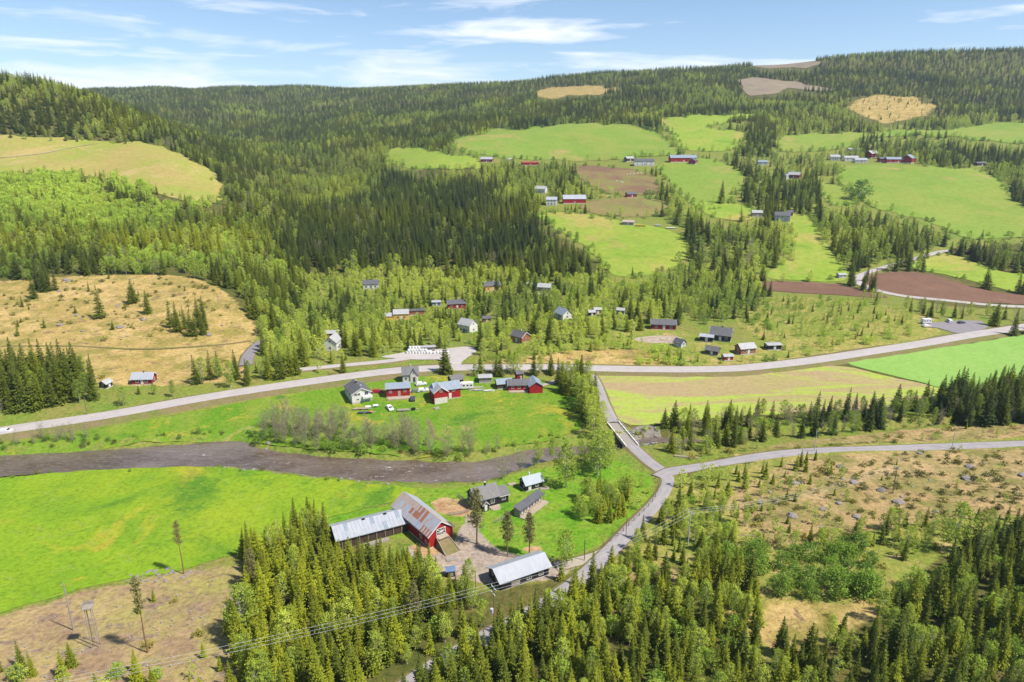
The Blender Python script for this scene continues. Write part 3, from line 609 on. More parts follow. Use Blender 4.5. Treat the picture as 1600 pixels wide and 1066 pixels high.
# ------------------------------------------------------------------ pixel boxes of buildings and vehicles, kept free of trees
KEEPBOXES = [(520,772,640,845),(612,768,708,852),(726,752,796,798),(808,741,850,770),(798,768,862,812),(754,862,870,922),(694,880,716,900),
 (534,602,580,636),(598,604,642,630),(664,600,722,636),(620,582,654,606),(578,608,600,620),(634,618,652,630),(700,584,726,602),(712,592,740,608),(774,586,802,606),(800,582,852,618),
 (508,516,536,546),(606,480,642,500),(640,478,664,492),(696,464,728,482),(674,464,690,478),(754,436,784,454),(718,498,746,520),(752,492,770,504),(798,512,830,534),(866,475,890,498),(568,432,594,450),(840,444,862,454),
 (918,482,940,494),(962,480,978,492),(1016,495,1058,514),(1052,524,1072,542),(1086,506,1146,538),(1096,536,1128,556),(1126,548,1146,562),(1150,532,1188,554),(1194,530,1220,546),
 (154,586,176,606),(204,576,244,600),(634,540,684,562),(1440,500,1540,520),(690,542,735,580),
 (836,290,858,302),(852,304,872,322),(874,298,918,318),(976,302,996,310),(752,244,772,254),(812,250,842,258),(980,242,1032,260),(1044,238,1090,254),(1230,266,1252,278),(1172,326,1192,338),(1208,328,1236,346),(1184,246,1200,258),
 (1296,230,1350,256),(1352,234,1372,250),(1374,240,1432,258),(1520,250,1540,260),(1308,424,1322,434),(970,344,1062,360),(385,535,412,565)]
# ------------------------------------------------------------------ where trees may not stand: buildings keep their place in view
def HB(u0, v0, u1, v1, D=1e9): KEEP.append((u0, v0, u1, v1))
KEEP = []   # pixel boxes that stay visible (buildings, vehicles)
for bx in KEEPBOXES: HB(*bx)
NO_STAND = []  # (x, y, radius) footprints
for (u0, v0, u1, v1) in KEEP:
    p = P((u0+u1)/2, v1); NO_STAND.append((p[0], p[1], max(4.5, (u1-u0)*p[1]/FPX*.62)))

# ------------------------------------------------------------------ stands of trees: outline in the photo, spacing, kinds and heights
# (outline, spacing, fill, {kind: (share, hmin, hmax, tint lo, tint hi)}, label key)
S = lambda a, b, t0=.1, t1=.7: (a, b, t0, t1)
ZONES = [
 ([(858,960),(800,990),(740,1022),(675,1064),(640,1090),(720,1130),(820,1080),(900,1000)], 2.5, .95, {'spruce_tree': (.8, 8, 11, .15, 1.), 'birch_tree': (.2, 6, 9, .2, .9)}, 'fore_mid'),
 ([(-100,1040),(0,1034),(200,1040),(350,1024),(372,1150),(-140,1150)], 3.4, .55, {'spruce_tree': (.7, 3, 7, .3, 1.), 'birch_sapling': (.2, 3, 5, .3, .9), 'willow_bush': (.1, 2, 3.5, .3, .8)}, 'felled_young'),
 # foreground
 ([(365,835),(400,800),(440,820),(500,815),(520,860),(600,850),(640,880),(690,885),(720,925),(700,980),(640,1010),(560,1130),(340,1150),(355,990),(385,930)], 2.6, .88, {'spruce_tree': (.83, 5.5, 13, .1, 1.), 'birch_tree': (.13, 6, 10, .2, .9), 'pine_tree': (.02, 10, 12, .3, .6)}, 'fore_left'),
 ([(640,1010),(700,985),(770,965),(830,960),(870,940),(940,900),(1000,890),(1040,905),(1100,880),(1160,900),(1190,960),(1180,1020),(1150,1130),(560,1130)], 2.6, .85, {'spruce_tree': (.70, 4, 11, .1, 1.), 'birch_tree': (.20, 4.5, 8.5, .2, 1.), 'willow_bush': (.06, 3, 5, .3, .8)}, 'fore_mid'),
 ([(700,905),(760,915),(870,905),(895,900),(870,930),(830,955),(770,960),(720,950)], 3.0, .8, {'spruce_tree': (.40, 4, 7, .3, .9), 'birch_tree': (.35, 5, 8, .3, .9), 'willow_bush': (.25, 2, 4, .3, .9)}, 'fore_farm'),
 ([(1400,935),(1480,880),(1600,820),(1800,780),(1800,1150),(1150,1150),(1190,1030),(1280,1020),(1340,985)], 2.7, .85, {'spruce_tree': (.68, 4, 12, .05, 1.), 'birch_tree': (.14, 4, 8, .2, .9), 'birch_sapling': (.10, 3, 5, .3, .9), 'willow_bush': (.08, 2, 4.5, .3, .9)}, 'fore_right'),
 ([(1130,880),(1220,870),(1320,860),(1400,890),(1390,930),(1300,940),(1230,935),(1150,950)], 3.6, .88, {'willow_bush': (.76, 3.5, 6.5, .15, .7), 'birch_sapling': (.2, 3, 5, .4, .9), 'juniper_bush': (.08, 1, 2, .3, .9)}, 'willows'),
 ([(985,845),(1040,790),(1080,780),(1150,800),(1200,850),(1180,880),(1100,880),(1000,880)], 3.1, .8, {'spruce_tree': (.40, 3.5, 8.5, .1, .95), 'birch_tree': (.46, 4, 7, .3, 1.1), 'willow_bush': (.1, 2, 4, .3, .8)}, 'roadside'),
 ([(1055,765),(1100,745),(1190,735),(1200,755),(1150,785),(1160,800),(1060,790)], 3.6, .8, {'birch_sapling': (.6, 3, 6.5, .4, 1.), 'spruce_tree': (.25, 3, 7, .4, .9), 'juniper_bush': (.15, 1, 2, .4, 1.)}, 'roadside'),
 ([(1200,740),(1220,725),(1275,718),(1280,735),(1240,745)], 3.6, .8, {'spruce_tree': (1., 4, 7, .3, .8)}, 'heath_spruce'),
 ([(1200,860),(1250,845),(1350,830),(1480,812),(1600,806),(1700,810),(1600,835),(1500,850),(1400,880),(1300,865)], 3.3, .8, {'birch_tree': (.42, 4, 7, .4, 1.), 'spruce_tree': (.28, 3, 7, .3, .9), 'birch_sapling': (.2, 3, 5, .5, 1.), 'juniper_bush': (.1, 1, 2, .5, 1.)}, 'heath_edge'),
 ([(1120,800),(1180,752),(1250,735),(1330,745),(1320,790),(1250,840),(1180,846)], 2.9, .62, {'birch_sapling': (.52, 2, 4.8, .3, .95), 'juniper_bush': (.36, .6, 1.8, .2, 1.), 'spruce_tree': (.12, 2, 4.5, .3, .9)}, 'heath_bush'),
 ([(1140,788),(1190,745),(1262,716),(1600,702),(1800,698),(1800,790),(1600,800),(1480,812),(1350,832),(1250,852),(1180,846)], 2.7, .5, {'juniper_bush': (.84, .4, 1.5, .0, 1.), 'birch_sapling': (.13, 1.2, 3.0, .4, 1.), 'spruce_tree': (.03, 1.5, 3.0, .4, .9)}, 'heath_bush'),
 ([(1150,714),(1270,698),(1450,694),(1600,684),(1800,678),(1800,660),(1600,666),(1480,670),(1380,678),(1250,692)], 4.0, .35, {'juniper_bush': (.5, .6, 1.8, .3, 1.), 'birch_sapling': (.42, 1.5, 3.5, .4, 1.), 'spruce_tree': (.08, 2, 4, .4, .9)}, 'heath_bush'),
 ([(1170,950),(1260,935),(1330,942),(1400,925),(1430,945),(1330,990),(1260,1025),(1180,1015)], 4.2, .12, {'juniper_bush': (.7, .6, 1.6, .3, 1.), 'birch_sapling': (.3, 2, 4, .4, 1.)}, 'heath_bush'),
 ([(0,1066),(0,985),(120,945),(300,905),(365,890),(375,960),(350,1066),(330,1150),(-140,1150),(-140,1000)], 4.2, .07, {'juniper_bush': (.5, .8, 1.8, .3, .9), 'birch_sapling': (.3, 2, 4, .3, .9), 'spruce_tree': (.2, 2.5, 5, .3, .8)}, 'felled_young'),
 # farm grounds
 ([(895,800),(930,770),(975,768),(985,790),(960,815),(920,820)], 2.8, .95, {'spruce_tree': (.4, 5, 8, .5, 1.), 'birch_tree': (.4, 5, 8, .3, .9), 'willow_bush': (.2, 3, 5, .5, 1.)}, 'paddock'),
 ([(975,760),(1020,752),(1030,770),(1000,800),(975,820)], 3.4, .6, {'birch_sapling': (.8, 2.5, 5, .3, .9), 'willow_bush': (.2, 2, 4, .4, .9)}, 'paddock'),
 ([(735,750),(790,735),(850,720),(930,706),(960,708),(900,725),(850,740),(800,748),(750,758)], 4.2, .6, {'bare_alder': (.5, 6, 9, .4, .9), 'birch_tree': (.3, 6, 9, .3, .7), 'willow_bush': (.2, 2, 3.5, .3, .8)}, 'bank_near'),
 # river banks
 ([(395,690),(425,662),(470,668),(540,676),(620,684),(700,700),(745,708),(720,722),(640,718),(520,712),(430,703)], 2.9, .8, {'bare_alder': (.64, 6, 12, .1, 1.), 'willow_bush': (.36, 1.5, 4, .3, .9)}, 'alders'),
 ([(20,706),(40,690),(120,680),(165,690),(160,702),(90,708)], 3.0, .8, {'bare_alder': (.75, 4, 6.5, .3, .9), 'willow_bush': (.25, 1.5, 3, .3, .7)}, 'alders_west'),
 ([(740,712),(800,700),(880,690),(920,690),(900,698),(830,704),(770,718)], 3.4, .5, {'bare_alder': (.8, 4, 8, .2, .9), 'willow_bush': (.2, 1.5, 3, .3, .7)}, 'alders'),
 ([(868,600),(905,592),(930,596),(938,625),(945,655),(950,690),(930,700),(912,670),(905,640),(880,615)], 3.6, .88, {'spruce_tree': (.5, 10, 17, .2, .7), 'birch_tree': (.45, 8, 13, .3, .8), 'willow_bush': (.05, 2, 4, .3, .8)}, 'bridge_grove'),
 ([(920,705),(945,690),(960,705),(965,725),(930,735)], 5, .8, {'birch_tree': (.8, 8, 12, .3, .7), 'willow_bush': (.2, 2, 4, .3, .8)}, 'bridge_grove'),
 ([(1030,672),(1100,660),(1200,652),(1300,648),(1400,640),(1480,622),(1560,612),(1640,600),(1800,585),(1800,650),(1600,660),(1480,664),(1380,672),(1250,686),(1150,700),(1060,712),(1035,700)], 3.2, .88, {'spruce_tree': (.46, 6, 12, .05, .6), 'birch_tree': (.20, 5, 9, .2, .7), 'bare_alder': (.25, 4, 7, .0, .6), 'willow_bush': (.05, 2, 4, .3, .8)}, 'river_belt'),
 ([(1480,622),(1560,612),(1640,600),(1800,585),(1800,660),(1600,668),(1490,666)], 3.6, .6, {'spruce_tree': (1., 10, 15, .05, .55)}, 'river_belt'),
 ([(1060,712),(1150,700),(1200,698),(1150,712),(1090,722)], 3.4, .6, {'birch_sapling': (.7, 2, 5, .4, .9), 'juniper_bush': (.3, 1, 2, .4, .9)}, 'river_belt_young'),
 # along the main road
 ([(-60,660),(0,650),(60,640),(130,632),(160,620),(158,600),(100,585),(0,590),(-60,600)], 3.8, .85, {'spruce_tree': (.74, 11, 20, .2, .7), 'birch_tree': (.22, 7, 11, .2, .7), 'bare_alder': (.04, 6, 8, .3, .6)}, 'road_spruces'),
 ([(160,622),(250,608),(330,600),(330,612),(240,628),(170,640)], 4.5, .12, {'birch_tree': (.7, 5, 8, .3, .8), 'spruce_tree': (.3, 4, 8, .3, .7)}, 'road_spruces'),
 ([(290,600),(380,580),(470,560),(490,575),(470,590),(380,606),(320,614)], 4.0, .75, {'spruce_tree': (.5, 9, 15, .3, .8), 'birch_tree': (.5, 8, 12, .3, .8)}, 'road_grove'),
 ([(480,583),(560,576),(640,566),(690,564),(690,570),(600,577),(500,590)], 4.6, .22, {'birch_sapling': (.6, 2.5, 5, .3, .8), 'spruce_tree': (.25, 6, 9, .3, .7), 'birch_tree': (.15, 5, 9, .3, .8)}, 'road_grove'),
 ([(722,585),(770,580),(850,581),(870,588),(830,590),(770,592),(730,594)], 3.3, .75, {'spruce_tree': (.5, 7, 12, .2, .8), 'birch_tree': (.5, 5, 10, .3, .9)}, 'road_grove_east'),
 # left clearing
 ([(40,470),(95,462),(85,445),(60,440),(30,455)], 5, .95, {'spruce_tree': (1., 12, 17, .3, .7)}, 'clearing_clump'),
 ([(255,512),(300,500),(335,490),(330,522),(290,528)], 5.5, .8, {'spruce_tree': (1., 9, 15, .3, .7)}, 'clearing_clump'),
 ([(-140,445),(0,445),(90,436),(180,433),(285,435),(335,452),(375,490),(392,525),(300,535),(0,530),(-140,530)], 4.4, .2, {'juniper_bush': (.9, .5, 2.0, .0, .9), 'spruce_tree': (.10, 2, 7, .3, .8)}, 'clearing_bush'),
 ([(-140,560),(0,560),(100,562),(250,575),(370,560),(382,590),(250,598),(150,596),(-140,590)], 6, .12, {'juniper_bush': (.7, .8, 2., .2, .8), 'birch_sapling': (.3, 2, 4, .3, .8)}, 'clearing_bush'),
 ([(285,432),(340,450),(388,490),(404,530),(380,560),(400,575),(420,540),(440,500),(485,438),(470,425),(430,432),(330,428)], 4.6, .88, {'spruce_tree': (.68, 9, 16, .2, .8), 'birch_tree': (.32, 7, 11, .3, 1.)}, 'hill_mix'),
 # left hill
 ([(-140,285),(0,280),(60,276),(150,284),(220,300),(270,318),(300,335),(240,362),(120,360),(0,335),(-140,340)], 5.0, .92, {'birch_tree': (.22, 7, 10, .6, 1.1), 'willow_bush': (.62, 6, 9.5, .75, 1.2), 'spruce_tree': (.16, 8, 14, .2, .8)}, 'hill_birch'),
 ([(120,415),(220,400),(350,402),(430,412),(470,425),(430,432),(330,428),(200,428),(120,430)], 5.0, .9, {'birch_tree': (.2, 7, 10, .4, .9), 'willow_bush': (.5, 5, 8, .6, 1.), 'spruce_tree': (.22, 8, 14, .3, .8), 'bare_alder': (.08, 6, 9, .3, .8)}, 'hill_birch'),
 ([(-140,340),(0,335),(120,360),(240,362),(300,335),(350,325),(420,380),(470,425),(350,402),(220,400),(120,415),(0,440),(-140,440)], 5.6, .92, {'spruce_tree': (.60, 9, 16, .35, 1.05), 'birch_tree': (.25, 7, 11, .3, 1.), 'willow_bush': (.15, 5, 8, .5, 1.)}, 'hill_mix'),
 ([(-140,110),(0,120),(60,130),(130,165),(200,195),(250,222),(160,220),(80,212),(0,210),(-140,203)], 7.0, .95, {'spruce_tree': (.86, 12, 19, .2, .85), 'birch_tree': (.14, 8, 12, .4, 1.)}, 'hilltop'),
 ([(250,222),(300,245),(340,270),(360,300),(345,330),(400,355),(440,385),(420,340),(370,280),(300,215),(240,190)], 5.4, .95, {'spruce_tree': (.60, 10, 18, .2, .8), 'birch_tree': (.28, 8, 12, .3, 1.), 'bare_alder': (.12, 8, 12, .1, .5)}, 'spur'),
 # village
 ([(755,562),(860,544),(980,528),(1015,545),(900,552),(790,572)], 3.0, .8, {'birch_sapling': (.7, 2.5, 5.5, .4, 1.), 'spruce_tree': (.14, 3, 7, .2, .8), 'willow_bush': (.16, 2, 4, .4, 1.)}, 'scrub'),
 ([(1000,548),(1060,550),(1100,560),(1130,563),(1120,573),(1005,574)], 2.9, .75, {'birch_sapling': (.62, 2, 4.5, .4, 1.), 'spruce_tree': (.16, 3, 6, .3, .9), 'willow_bush': (.22, 2, 3.8, .4, 1.)}, 'scrub'),
 ([(470,440),(560,430),(650,430),(740,425),(850,440),(930,435),(1000,430),(1080,420),(1130,430),(1190,440),(1200,465),(1160,500),(1060,510),(1000,520),(960,520),(900,540),(760,556),(700,544),(600,556),(500,572),(400,580),(400,540),(430,500)], 4.6, .80, {'birch_tree': (.70, 4.5, 9.5, .4, 1.15), 'spruce_tree': (.24, 7, 15, .0, .6), 'willow_bush': (.06, 2, 5, .3, .9)}, 'village'),
 ([(742,572),(800,562),(900,550),(990,547),(1040,562),(1030,574),(900,572)], 5, .10, {'birch_sapling': (.8, 2, 4, .5, 1.), 'juniper_bush': (.2, 1, 2, .4, 1.)}, 'scrub'),
 ([(740,575),(780,556),(860,545),(960,535),(1000,545),(1130,566),(1080,574),(1040,560),(990,545),(900,548),(800,560)], 4, .7, {'birch_sapling': (.8, 2.5, 5.5, .45, 1.), 'spruce_tree': (.2, 3, 7, .3, .9)}, 'scrub'),
 ([(960,525),(1060,535),(1120,560),(1250,556),(1230,566),(1140,572),(1050,573),(1000,552)], 3.4, .5, {'birch_sapling': (.68, 2, 4.5, .4, 1.), 'spruce_tree': (.14, 3, 6, .3, .9), 'willow_bush': (.18, 2, 3.5, .4, 1.)}, 'scrub'),
 ([(1190,470),(1300,470),(1400,480),(1455,498),(1470,518),(1390,540),(1290,556),(1230,556),(1220,545),(1150,510)], 3.5, .48, {'birch_sapling': (.72, 2, 4.5, .5, 1.), 'spruce_tree': (.12, 3, 7, .3, .8), 'willow_bush': (.16, 2, 4, .5, 1.)}, 'scrub'),
 ([(1330,478),(1420,470),(1520,480),(1620,486),(1740,490),(1740,500),(1600,504),(1540,500),(1450,498),(1350,492)], 5, .6, {'spruce_tree': (.55, 6, 12, .1, .6), 'birch_tree': (.35, 6, 10, .2, .8), 'bare_alder': (.1, 6, 9, .3, .7)}, 'scrub_trees'),
 ([(1195,456),(1300,464),(1400,470),(1420,478),(1330,478),(1190,466)], 6, .25, {'willow_bush': (.6, 2, 4, .2, .7), 'birch_tree': (.4, 4, 8, .2, .7)}, 'scrub_trees'),
 ([(1328,162),(1380,149),(1440,157),(1462,174),(1390,190),(1350,180)], 14, .4, {'spruce_tree': (.8, 4, 10, .2, .7), 'birch_tree': (.2, 4, 8, .4, 1.)}, 'cut_trees'),
 # farm hill
 ([(1075,395),(1100,370),(1160,355),(1210,350),(1238,370),(1236,398),(1195,430),(1110,425)], 6, .85, {'birch_tree': (.5, 8, 12, .2, .9), 'spruce_tree': (.38, 10, 16, .1, .6), 'bare_alder': (.12, 7, 10, .3, .7)}, 'hill_grove'),
 ([(1290,372),(1330,340),(1390,340),(1440,350),(1480,372),(1470,388),(1400,405),(1345,425),(1325,415),(1305,390)], 6, .85, {'spruce_tree': (.5, 10, 17, .1, .6), 'birch_tree': (.42, 8, 13, .2, .9), 'willow_bush': (.08, 3, 6, .3, .8)}, 'hill_grove'),
 ([(1490,395),(1520,375),(1600,372),(1740,378),(1740,430),(1620,426),(1560,416)], 6, .85, {'spruce_tree': (.45, 9, 14, .1, .5), 'birch_tree': (.55, 8, 12, .2, .6)}, 'hill_grove'),
 ([(1160,300),(1230,280),(1270,275),(1295,300),(1290,325),(1230,328),(1170,322)], 6.4, .85, {'spruce_tree': (.66, 12, 19, .05, .55), 'birch_tree': (.34, 8, 12, .2, .7)}, 'hill_grove'),
 ([(1030,320),(1060,300),(1095,310),(1110,340),(1060,355),(1030,345)], 6, .85, {'spruce_tree': (.5, 12, 18, .2, .6), 'birch_tree': (.5, 9, 13, .5, 1.)}, 'hill_grove'),
 ([(820,330),(760,300),(700,280),(640,265),(760,262),(860,265),(900,290),(925,300),(870,305),(850,320)], 6.4, .8, {'birch_tree': (.6, 8, 12, .3, 1.), 'spruce_tree': (.4, 9, 16, .2, .6)}, 'hill_grove'),
 ([(1150,225),(1200,215),(1226,225),(1220,240),(1160,245),(1110,238)], 7, .85, {'spruce_tree': (.7, 12, 18, .05, .5), 'birch_tree': (.3, 8, 12, .2, .6)}, 'hill_grove'),
 ([(1230,240),(1310,240),(1310,262),(1290,280),(1230,275),(1160,262),(1110,250),(1150,245)], 7.5, .6, {'birch_tree': (.72, 6, 11, .1, .7), 'spruce_tree': (.28, 9, 14, .05, .5)}, 'hill_grove'),
 ([(1310,215),(1390,212),(1500,213),(1540,222),(1500,232),(1400,234),(1320,234)], 7, .6, {'spruce_tree': (.55, 10, 17, .05, .5), 'birch_tree': (.45, 9, 13, .1, .6)}, 'hill_grove'),
 ([(1190,165),(1330,170),(1400,190),(1600,180),(1600,192),(1400,206),(1280,208),(1206,214),(1195,190)], 8, .9, {'birch_tree': (.45, 8, 13, .4, 1.), 'spruce_tree': (.55, 11, 17, .2, .8)}, 'far_mix'),
 ([(600,270),(700,270),(800,330),(860,370),(930,410),(930,430),(850,430),(700,420),(560,425),(480,430),(440,390),(400,340),(480,330),(560,330)], 6.0, .97, {'spruce_tree': (.90, 12, 19, .05, .55), 'birch_tree': (.08, 8, 12, .2, .7), 'bare_alder': (.02, 8, 12, .2, .5)}, 'dark_forest'),
 ([(400,300),(480,270),(560,235),(610,240),(620,262),(600,270),(560,330),(480,330)], 7.0, .95, {'spruce_tree': (.55, 10, 16, .3, .9), 'birch_tree': (.45, 8, 13, .2, .8)}, 'mid_forest'),
]
DEFAULT = {'spruce_tree': (.89, 11, 17, .15, .75), 'birch_tree': (.11, 8, 13, .2, .9)}
BANDS = [(60, 400, 5.2, .0), (400, 800, 6.0, .95), (800, 1250, 7.0, .96), (1250, 1900, 8.5, .96), (1900, 3600, 11.5, .95)]
# ------------------------------------------------------------------ sow them
rd_xy = np.vstack([c for c, w in ROAD_PTS]); rd_w = np.concatenate([np.full(len(c), w) for c, w in ROAD_PTS])
def near_road(x, y):
    out = np.zeros(len(x), bool)
    for s in range(0, len(x), 4000):
        d = np.hypot(x[s:s+4000, None]-rd_xy[None, :, 0], y[s:s+4000, None]-rd_xy[None, :, 1]) - rd_w[None]/2; out[s:s+4000] = d.min(1) < 1.1
    return out
TREES = []   # arrays: x y z kind height tint label
used_polys = []
KN = list(KIND)
def sow(x, y, mix, key):
    n = len(x)
    if not n: return
    ks = list(mix); pr = np.array([mix[k][0] for k in ks]); pr = pr/pr.sum(); ch = rng.choice(len(ks), n, p=pr)
    if key in ('far_forest', 'hilltop', 'dark_forest', 'mid_forest', 'far_mix'):        # birches come in drifts
        dr = np.array([mnoise.noise(Vector((a*.006, b*.004, 2.))) + .5*mnoise.noise(Vector((a*.02, b*.015, 4.))) for a, b in zip(x, y)])
        ch = np.where((dr > .28) & (rng.random(n) < .42) & (key != 'dark_forest'), ks.index('birch_tree'), ch)
    cl = np.array([mnoise.noise(Vector((a*.012, b*.012, 5.))) for a, b in zip(x, y)])     # neighbouring trees share a tint
    for i, k in enumerate(ks):
        m = ch == i; nn = int(m.sum()); _, h0, h1, t0, t1 = mix[k]
        h = h0 + (h1-h0)*rng.beta(2, 2, nn); tt = np.clip(t0 + (t1-t0)*(rng.random(nn)*.6+.2+cl[m]*.85), 0, 1)
        TREES.append((x[m], y[m], np.full(nn, KN.index(k)), h, tt, np.full(nn, LK(key))))
LABKEYS = []
def LK(k):
    if k not in LABKEYS: LABKEYS.append(k)
    return LABKEYS.index(k)
def wobble(x, y):
    """woods of different kinds grade into each other"""
    a = np.clip((np.hypot(x, y)-350)/8, 0, 42)
    return (x + a*(.5*np.sin(x/31+1.7*np.sin(y/47))+.35*np.sin(y/13+x/9)+.3*np.sin(x/5.1-y/7.3)), y + a*(.5*np.sin(y/37+1.5*np.sin(x/41))+.35*np.sin(x/11-y/15)+.3*np.sin(y/4.3+x/6.1)))
def jgrid(x0, x1, y0, y1, st):
    gx, gy = np.meshgrid(np.arange(x0, x1, st), np.arange(y0, y1, st)); gx = gx.ravel()+rng.uniform(-.48, .48, gx.size)*st; gy = gy.ravel()+rng.uniform(-.48, .48, gy.size)*st
    return gx, gy
def blocked(x, y, zone=False):
    b = near_road(x, y) | (river_sd(x, y) > -1.2)
    for nm, mt, w in FIELD_W:
        if mt == 'grass' or (zone and mt in ROUGH): continue
        b |= pip(x, y, w)
    return b
for pix, st, fill, mix, key in ZONES:
    w = cast(dens(pix, 3))[:, :2]
    gx, gy = jgrid(w[:, 0].min(), w[:, 0].max(), w[:, 1].min(), w[:, 1].max(), st)
    qx, qy = wobble(gx, gy); k = pip(qx, qy, w) & (rng.random(len(gx)) < fill); gx = gx[k]; gy = gy[k]
    for q in used_polys:
        k = ~pip(*wobble(gx, gy), q); gx = gx[k]; gy = gy[k]
    if key not in ('bank_near',): pass
    hard = ~blocked(gx, gy, True) if key not in ('bank_near', 'paddock', 'alders', 'bridge_grove', 'alders_west') else ~(near_road(gx, gy) | (river_sd(gx, gy) > -.6))
    gx = gx[hard]; gy = gy[hard]
    sow(gx, gy, mix, key)
    if not (key == 'river_belt' and len(mix) > 1): used_polys.append(w)
EDGE = {'upland_field': {'willow_bush': (.55, 3, 6, .2, .8), 'birch_tree': (.45, 5, 9, .2, .9)}, 'pasture': {'willow_bush': (.6, 2, 5, .2, .9), 'birch_tree': (.3, 5, 9, .3, 1.), 'spruce_tree': (.1, 4, 9, .1, .6)},
 'hill_pasture': {'willow_bush': (.4, 2, 5, .3, 1.), 'birch_tree': (.4, 5, 9, .4, 1.), 'spruce_tree': (.2, 5, 10, .3, .8)}, 'hay_field': {'willow_bush': (1., 1.5, 4, .2, .8)}, 'brown_field': {'willow_bush': (.7, 2, 5, .2, .7), 'birch_tree': (.3, 6, 9, .5, 1.)}}
for nm, mt, w in FIELD_W:
    if nm in EDGE:
        q = resample(w, 5.5, True); q = q[rng.random(len(q)) < .72]; q = q + rng.normal(0, 3.2, q.shape); k = ~near_road(q[:, 0], q[:, 1]); sow(q[k, 0], q[k, 1], EDGE[nm], 'field_edge')
for line, fill, side in ((RIV_T, .62, 1), (RIV_B, .30, -1)):
    q = resample(plane(dens(line, 4, False), ZW)[:, :2], 1.9); tg = np.gradient(q, axis=0); tg /= np.linalg.norm(tg, axis=1)[:, None]; nr = np.stack([-tg[:, 1], tg[:, 0]], 1)
    q = q + nr*rng.uniform(1.2, 4.2, (len(q), 1)); q = q[rng.random(len(q)) < fill]; k = ~near_road(q[:, 0], q[:, 1]) & (river_sd(q[:, 0], q[:, 1]) < -.5)
    sow(q[k, 0], q[k, 1], {'willow_bush': (.6, .6, 2.2 if side > 0 else 1.2, .1, .9), 'juniper_bush': (.4, .5, 1.2, .2, .9)}, 'river_fringe')
for d0, d1, st, fill in BANDS:
    if fill <= 0: continue
    xm = d1*.98
    gx, gy = jgrid(-xm, xm, d0*.55, d1, st); D = np.hypot(gx, gy); k = (D >= d0) & (D < d1) & (rng.random(len(gx)) < fill) & (np.abs(gx) < gy*.93+30); gx = gx[k]; gy = gy[k]
    for q in used_polys:
        k = ~pip(*wobble(gx, gy), q); gx = gx[k]; gy = gy[k]
    k = ~blocked(gx, gy); sow(gx[k], gy[k], DEFAULT, 'far_forest')
TX, TY, TK, TH, TT, TL = [np.concatenate([q[i] for q in TREES]) for i in range(6)]
TZ = H(TX, TY); base = project(np.stack([TX, TY, TZ], 1)); top = project(np.stack([TX, TY, TZ+TH*.88], 1)); midp = (base+top)/2
D = np.hypot(TX, TY); hpx = np.abs(base[:, 1]-top[:, 1])
keep = (base[:, 0] > -130) & (base[:, 0] < 1730) & (top[:, 1] < 1150)
APPLY = ~np.isin(TL, [LABKEYS.index(k) for k in ('river_belt', 'river_belt_young', 'alders', 'alders_west', 'road_spruces', 'road_grove', 'road_grove_east', 'fore_left', 'bank_near', 'bridge_grove', 'paddock', 'fore_mid', 'fore_farm', 'clearing_clump', 'roadside', 'hill_birch', 'field_edge', 'cut_trees', 'clearing_bush', 'river_fringe') if k in LABKEYS])
for fp in FIELD_PIX:
    hit = pip(top[:, 0], top[:, 1], fp) | pip(base[:, 0], base[:, 1]-1, fp)
    keep &= ~(hit & APPLY)
for (u0, v0, u1, v1) in KEEP:
    wpx = TH*.10*FPX/D
    hit = (base[:, 0]+wpx > u0) & (base[:, 0]-wpx < u1) & (top[:, 1] < v1-1) & (base[:, 1] > v1-1) & (base[:, 1] < v1+260)
    top_ok = np.clip((base[:, 1]-v1-1)/np.maximum(base[:, 1]-top[:, 1], 1), 0, 1); low = hit & (top_ok > .35)      # lower trees in front of a house, none across it
    TH[low] *= top_ok[low]; keep &= ~(hit & ~low)
for (x, y, r) in NO_STAND: keep &= np.hypot(TX-x, TY-y) > r
TX, TY, TZ, TK, TH, TT, TL, D, hpx, base, top = [a[keep] for a in (TX, TY, TZ, TK, TH, TT, TL, D, hpx, base, top)]
print('trees', {k: int((TK == i).sum()) for i, k in enumerate(KN)})

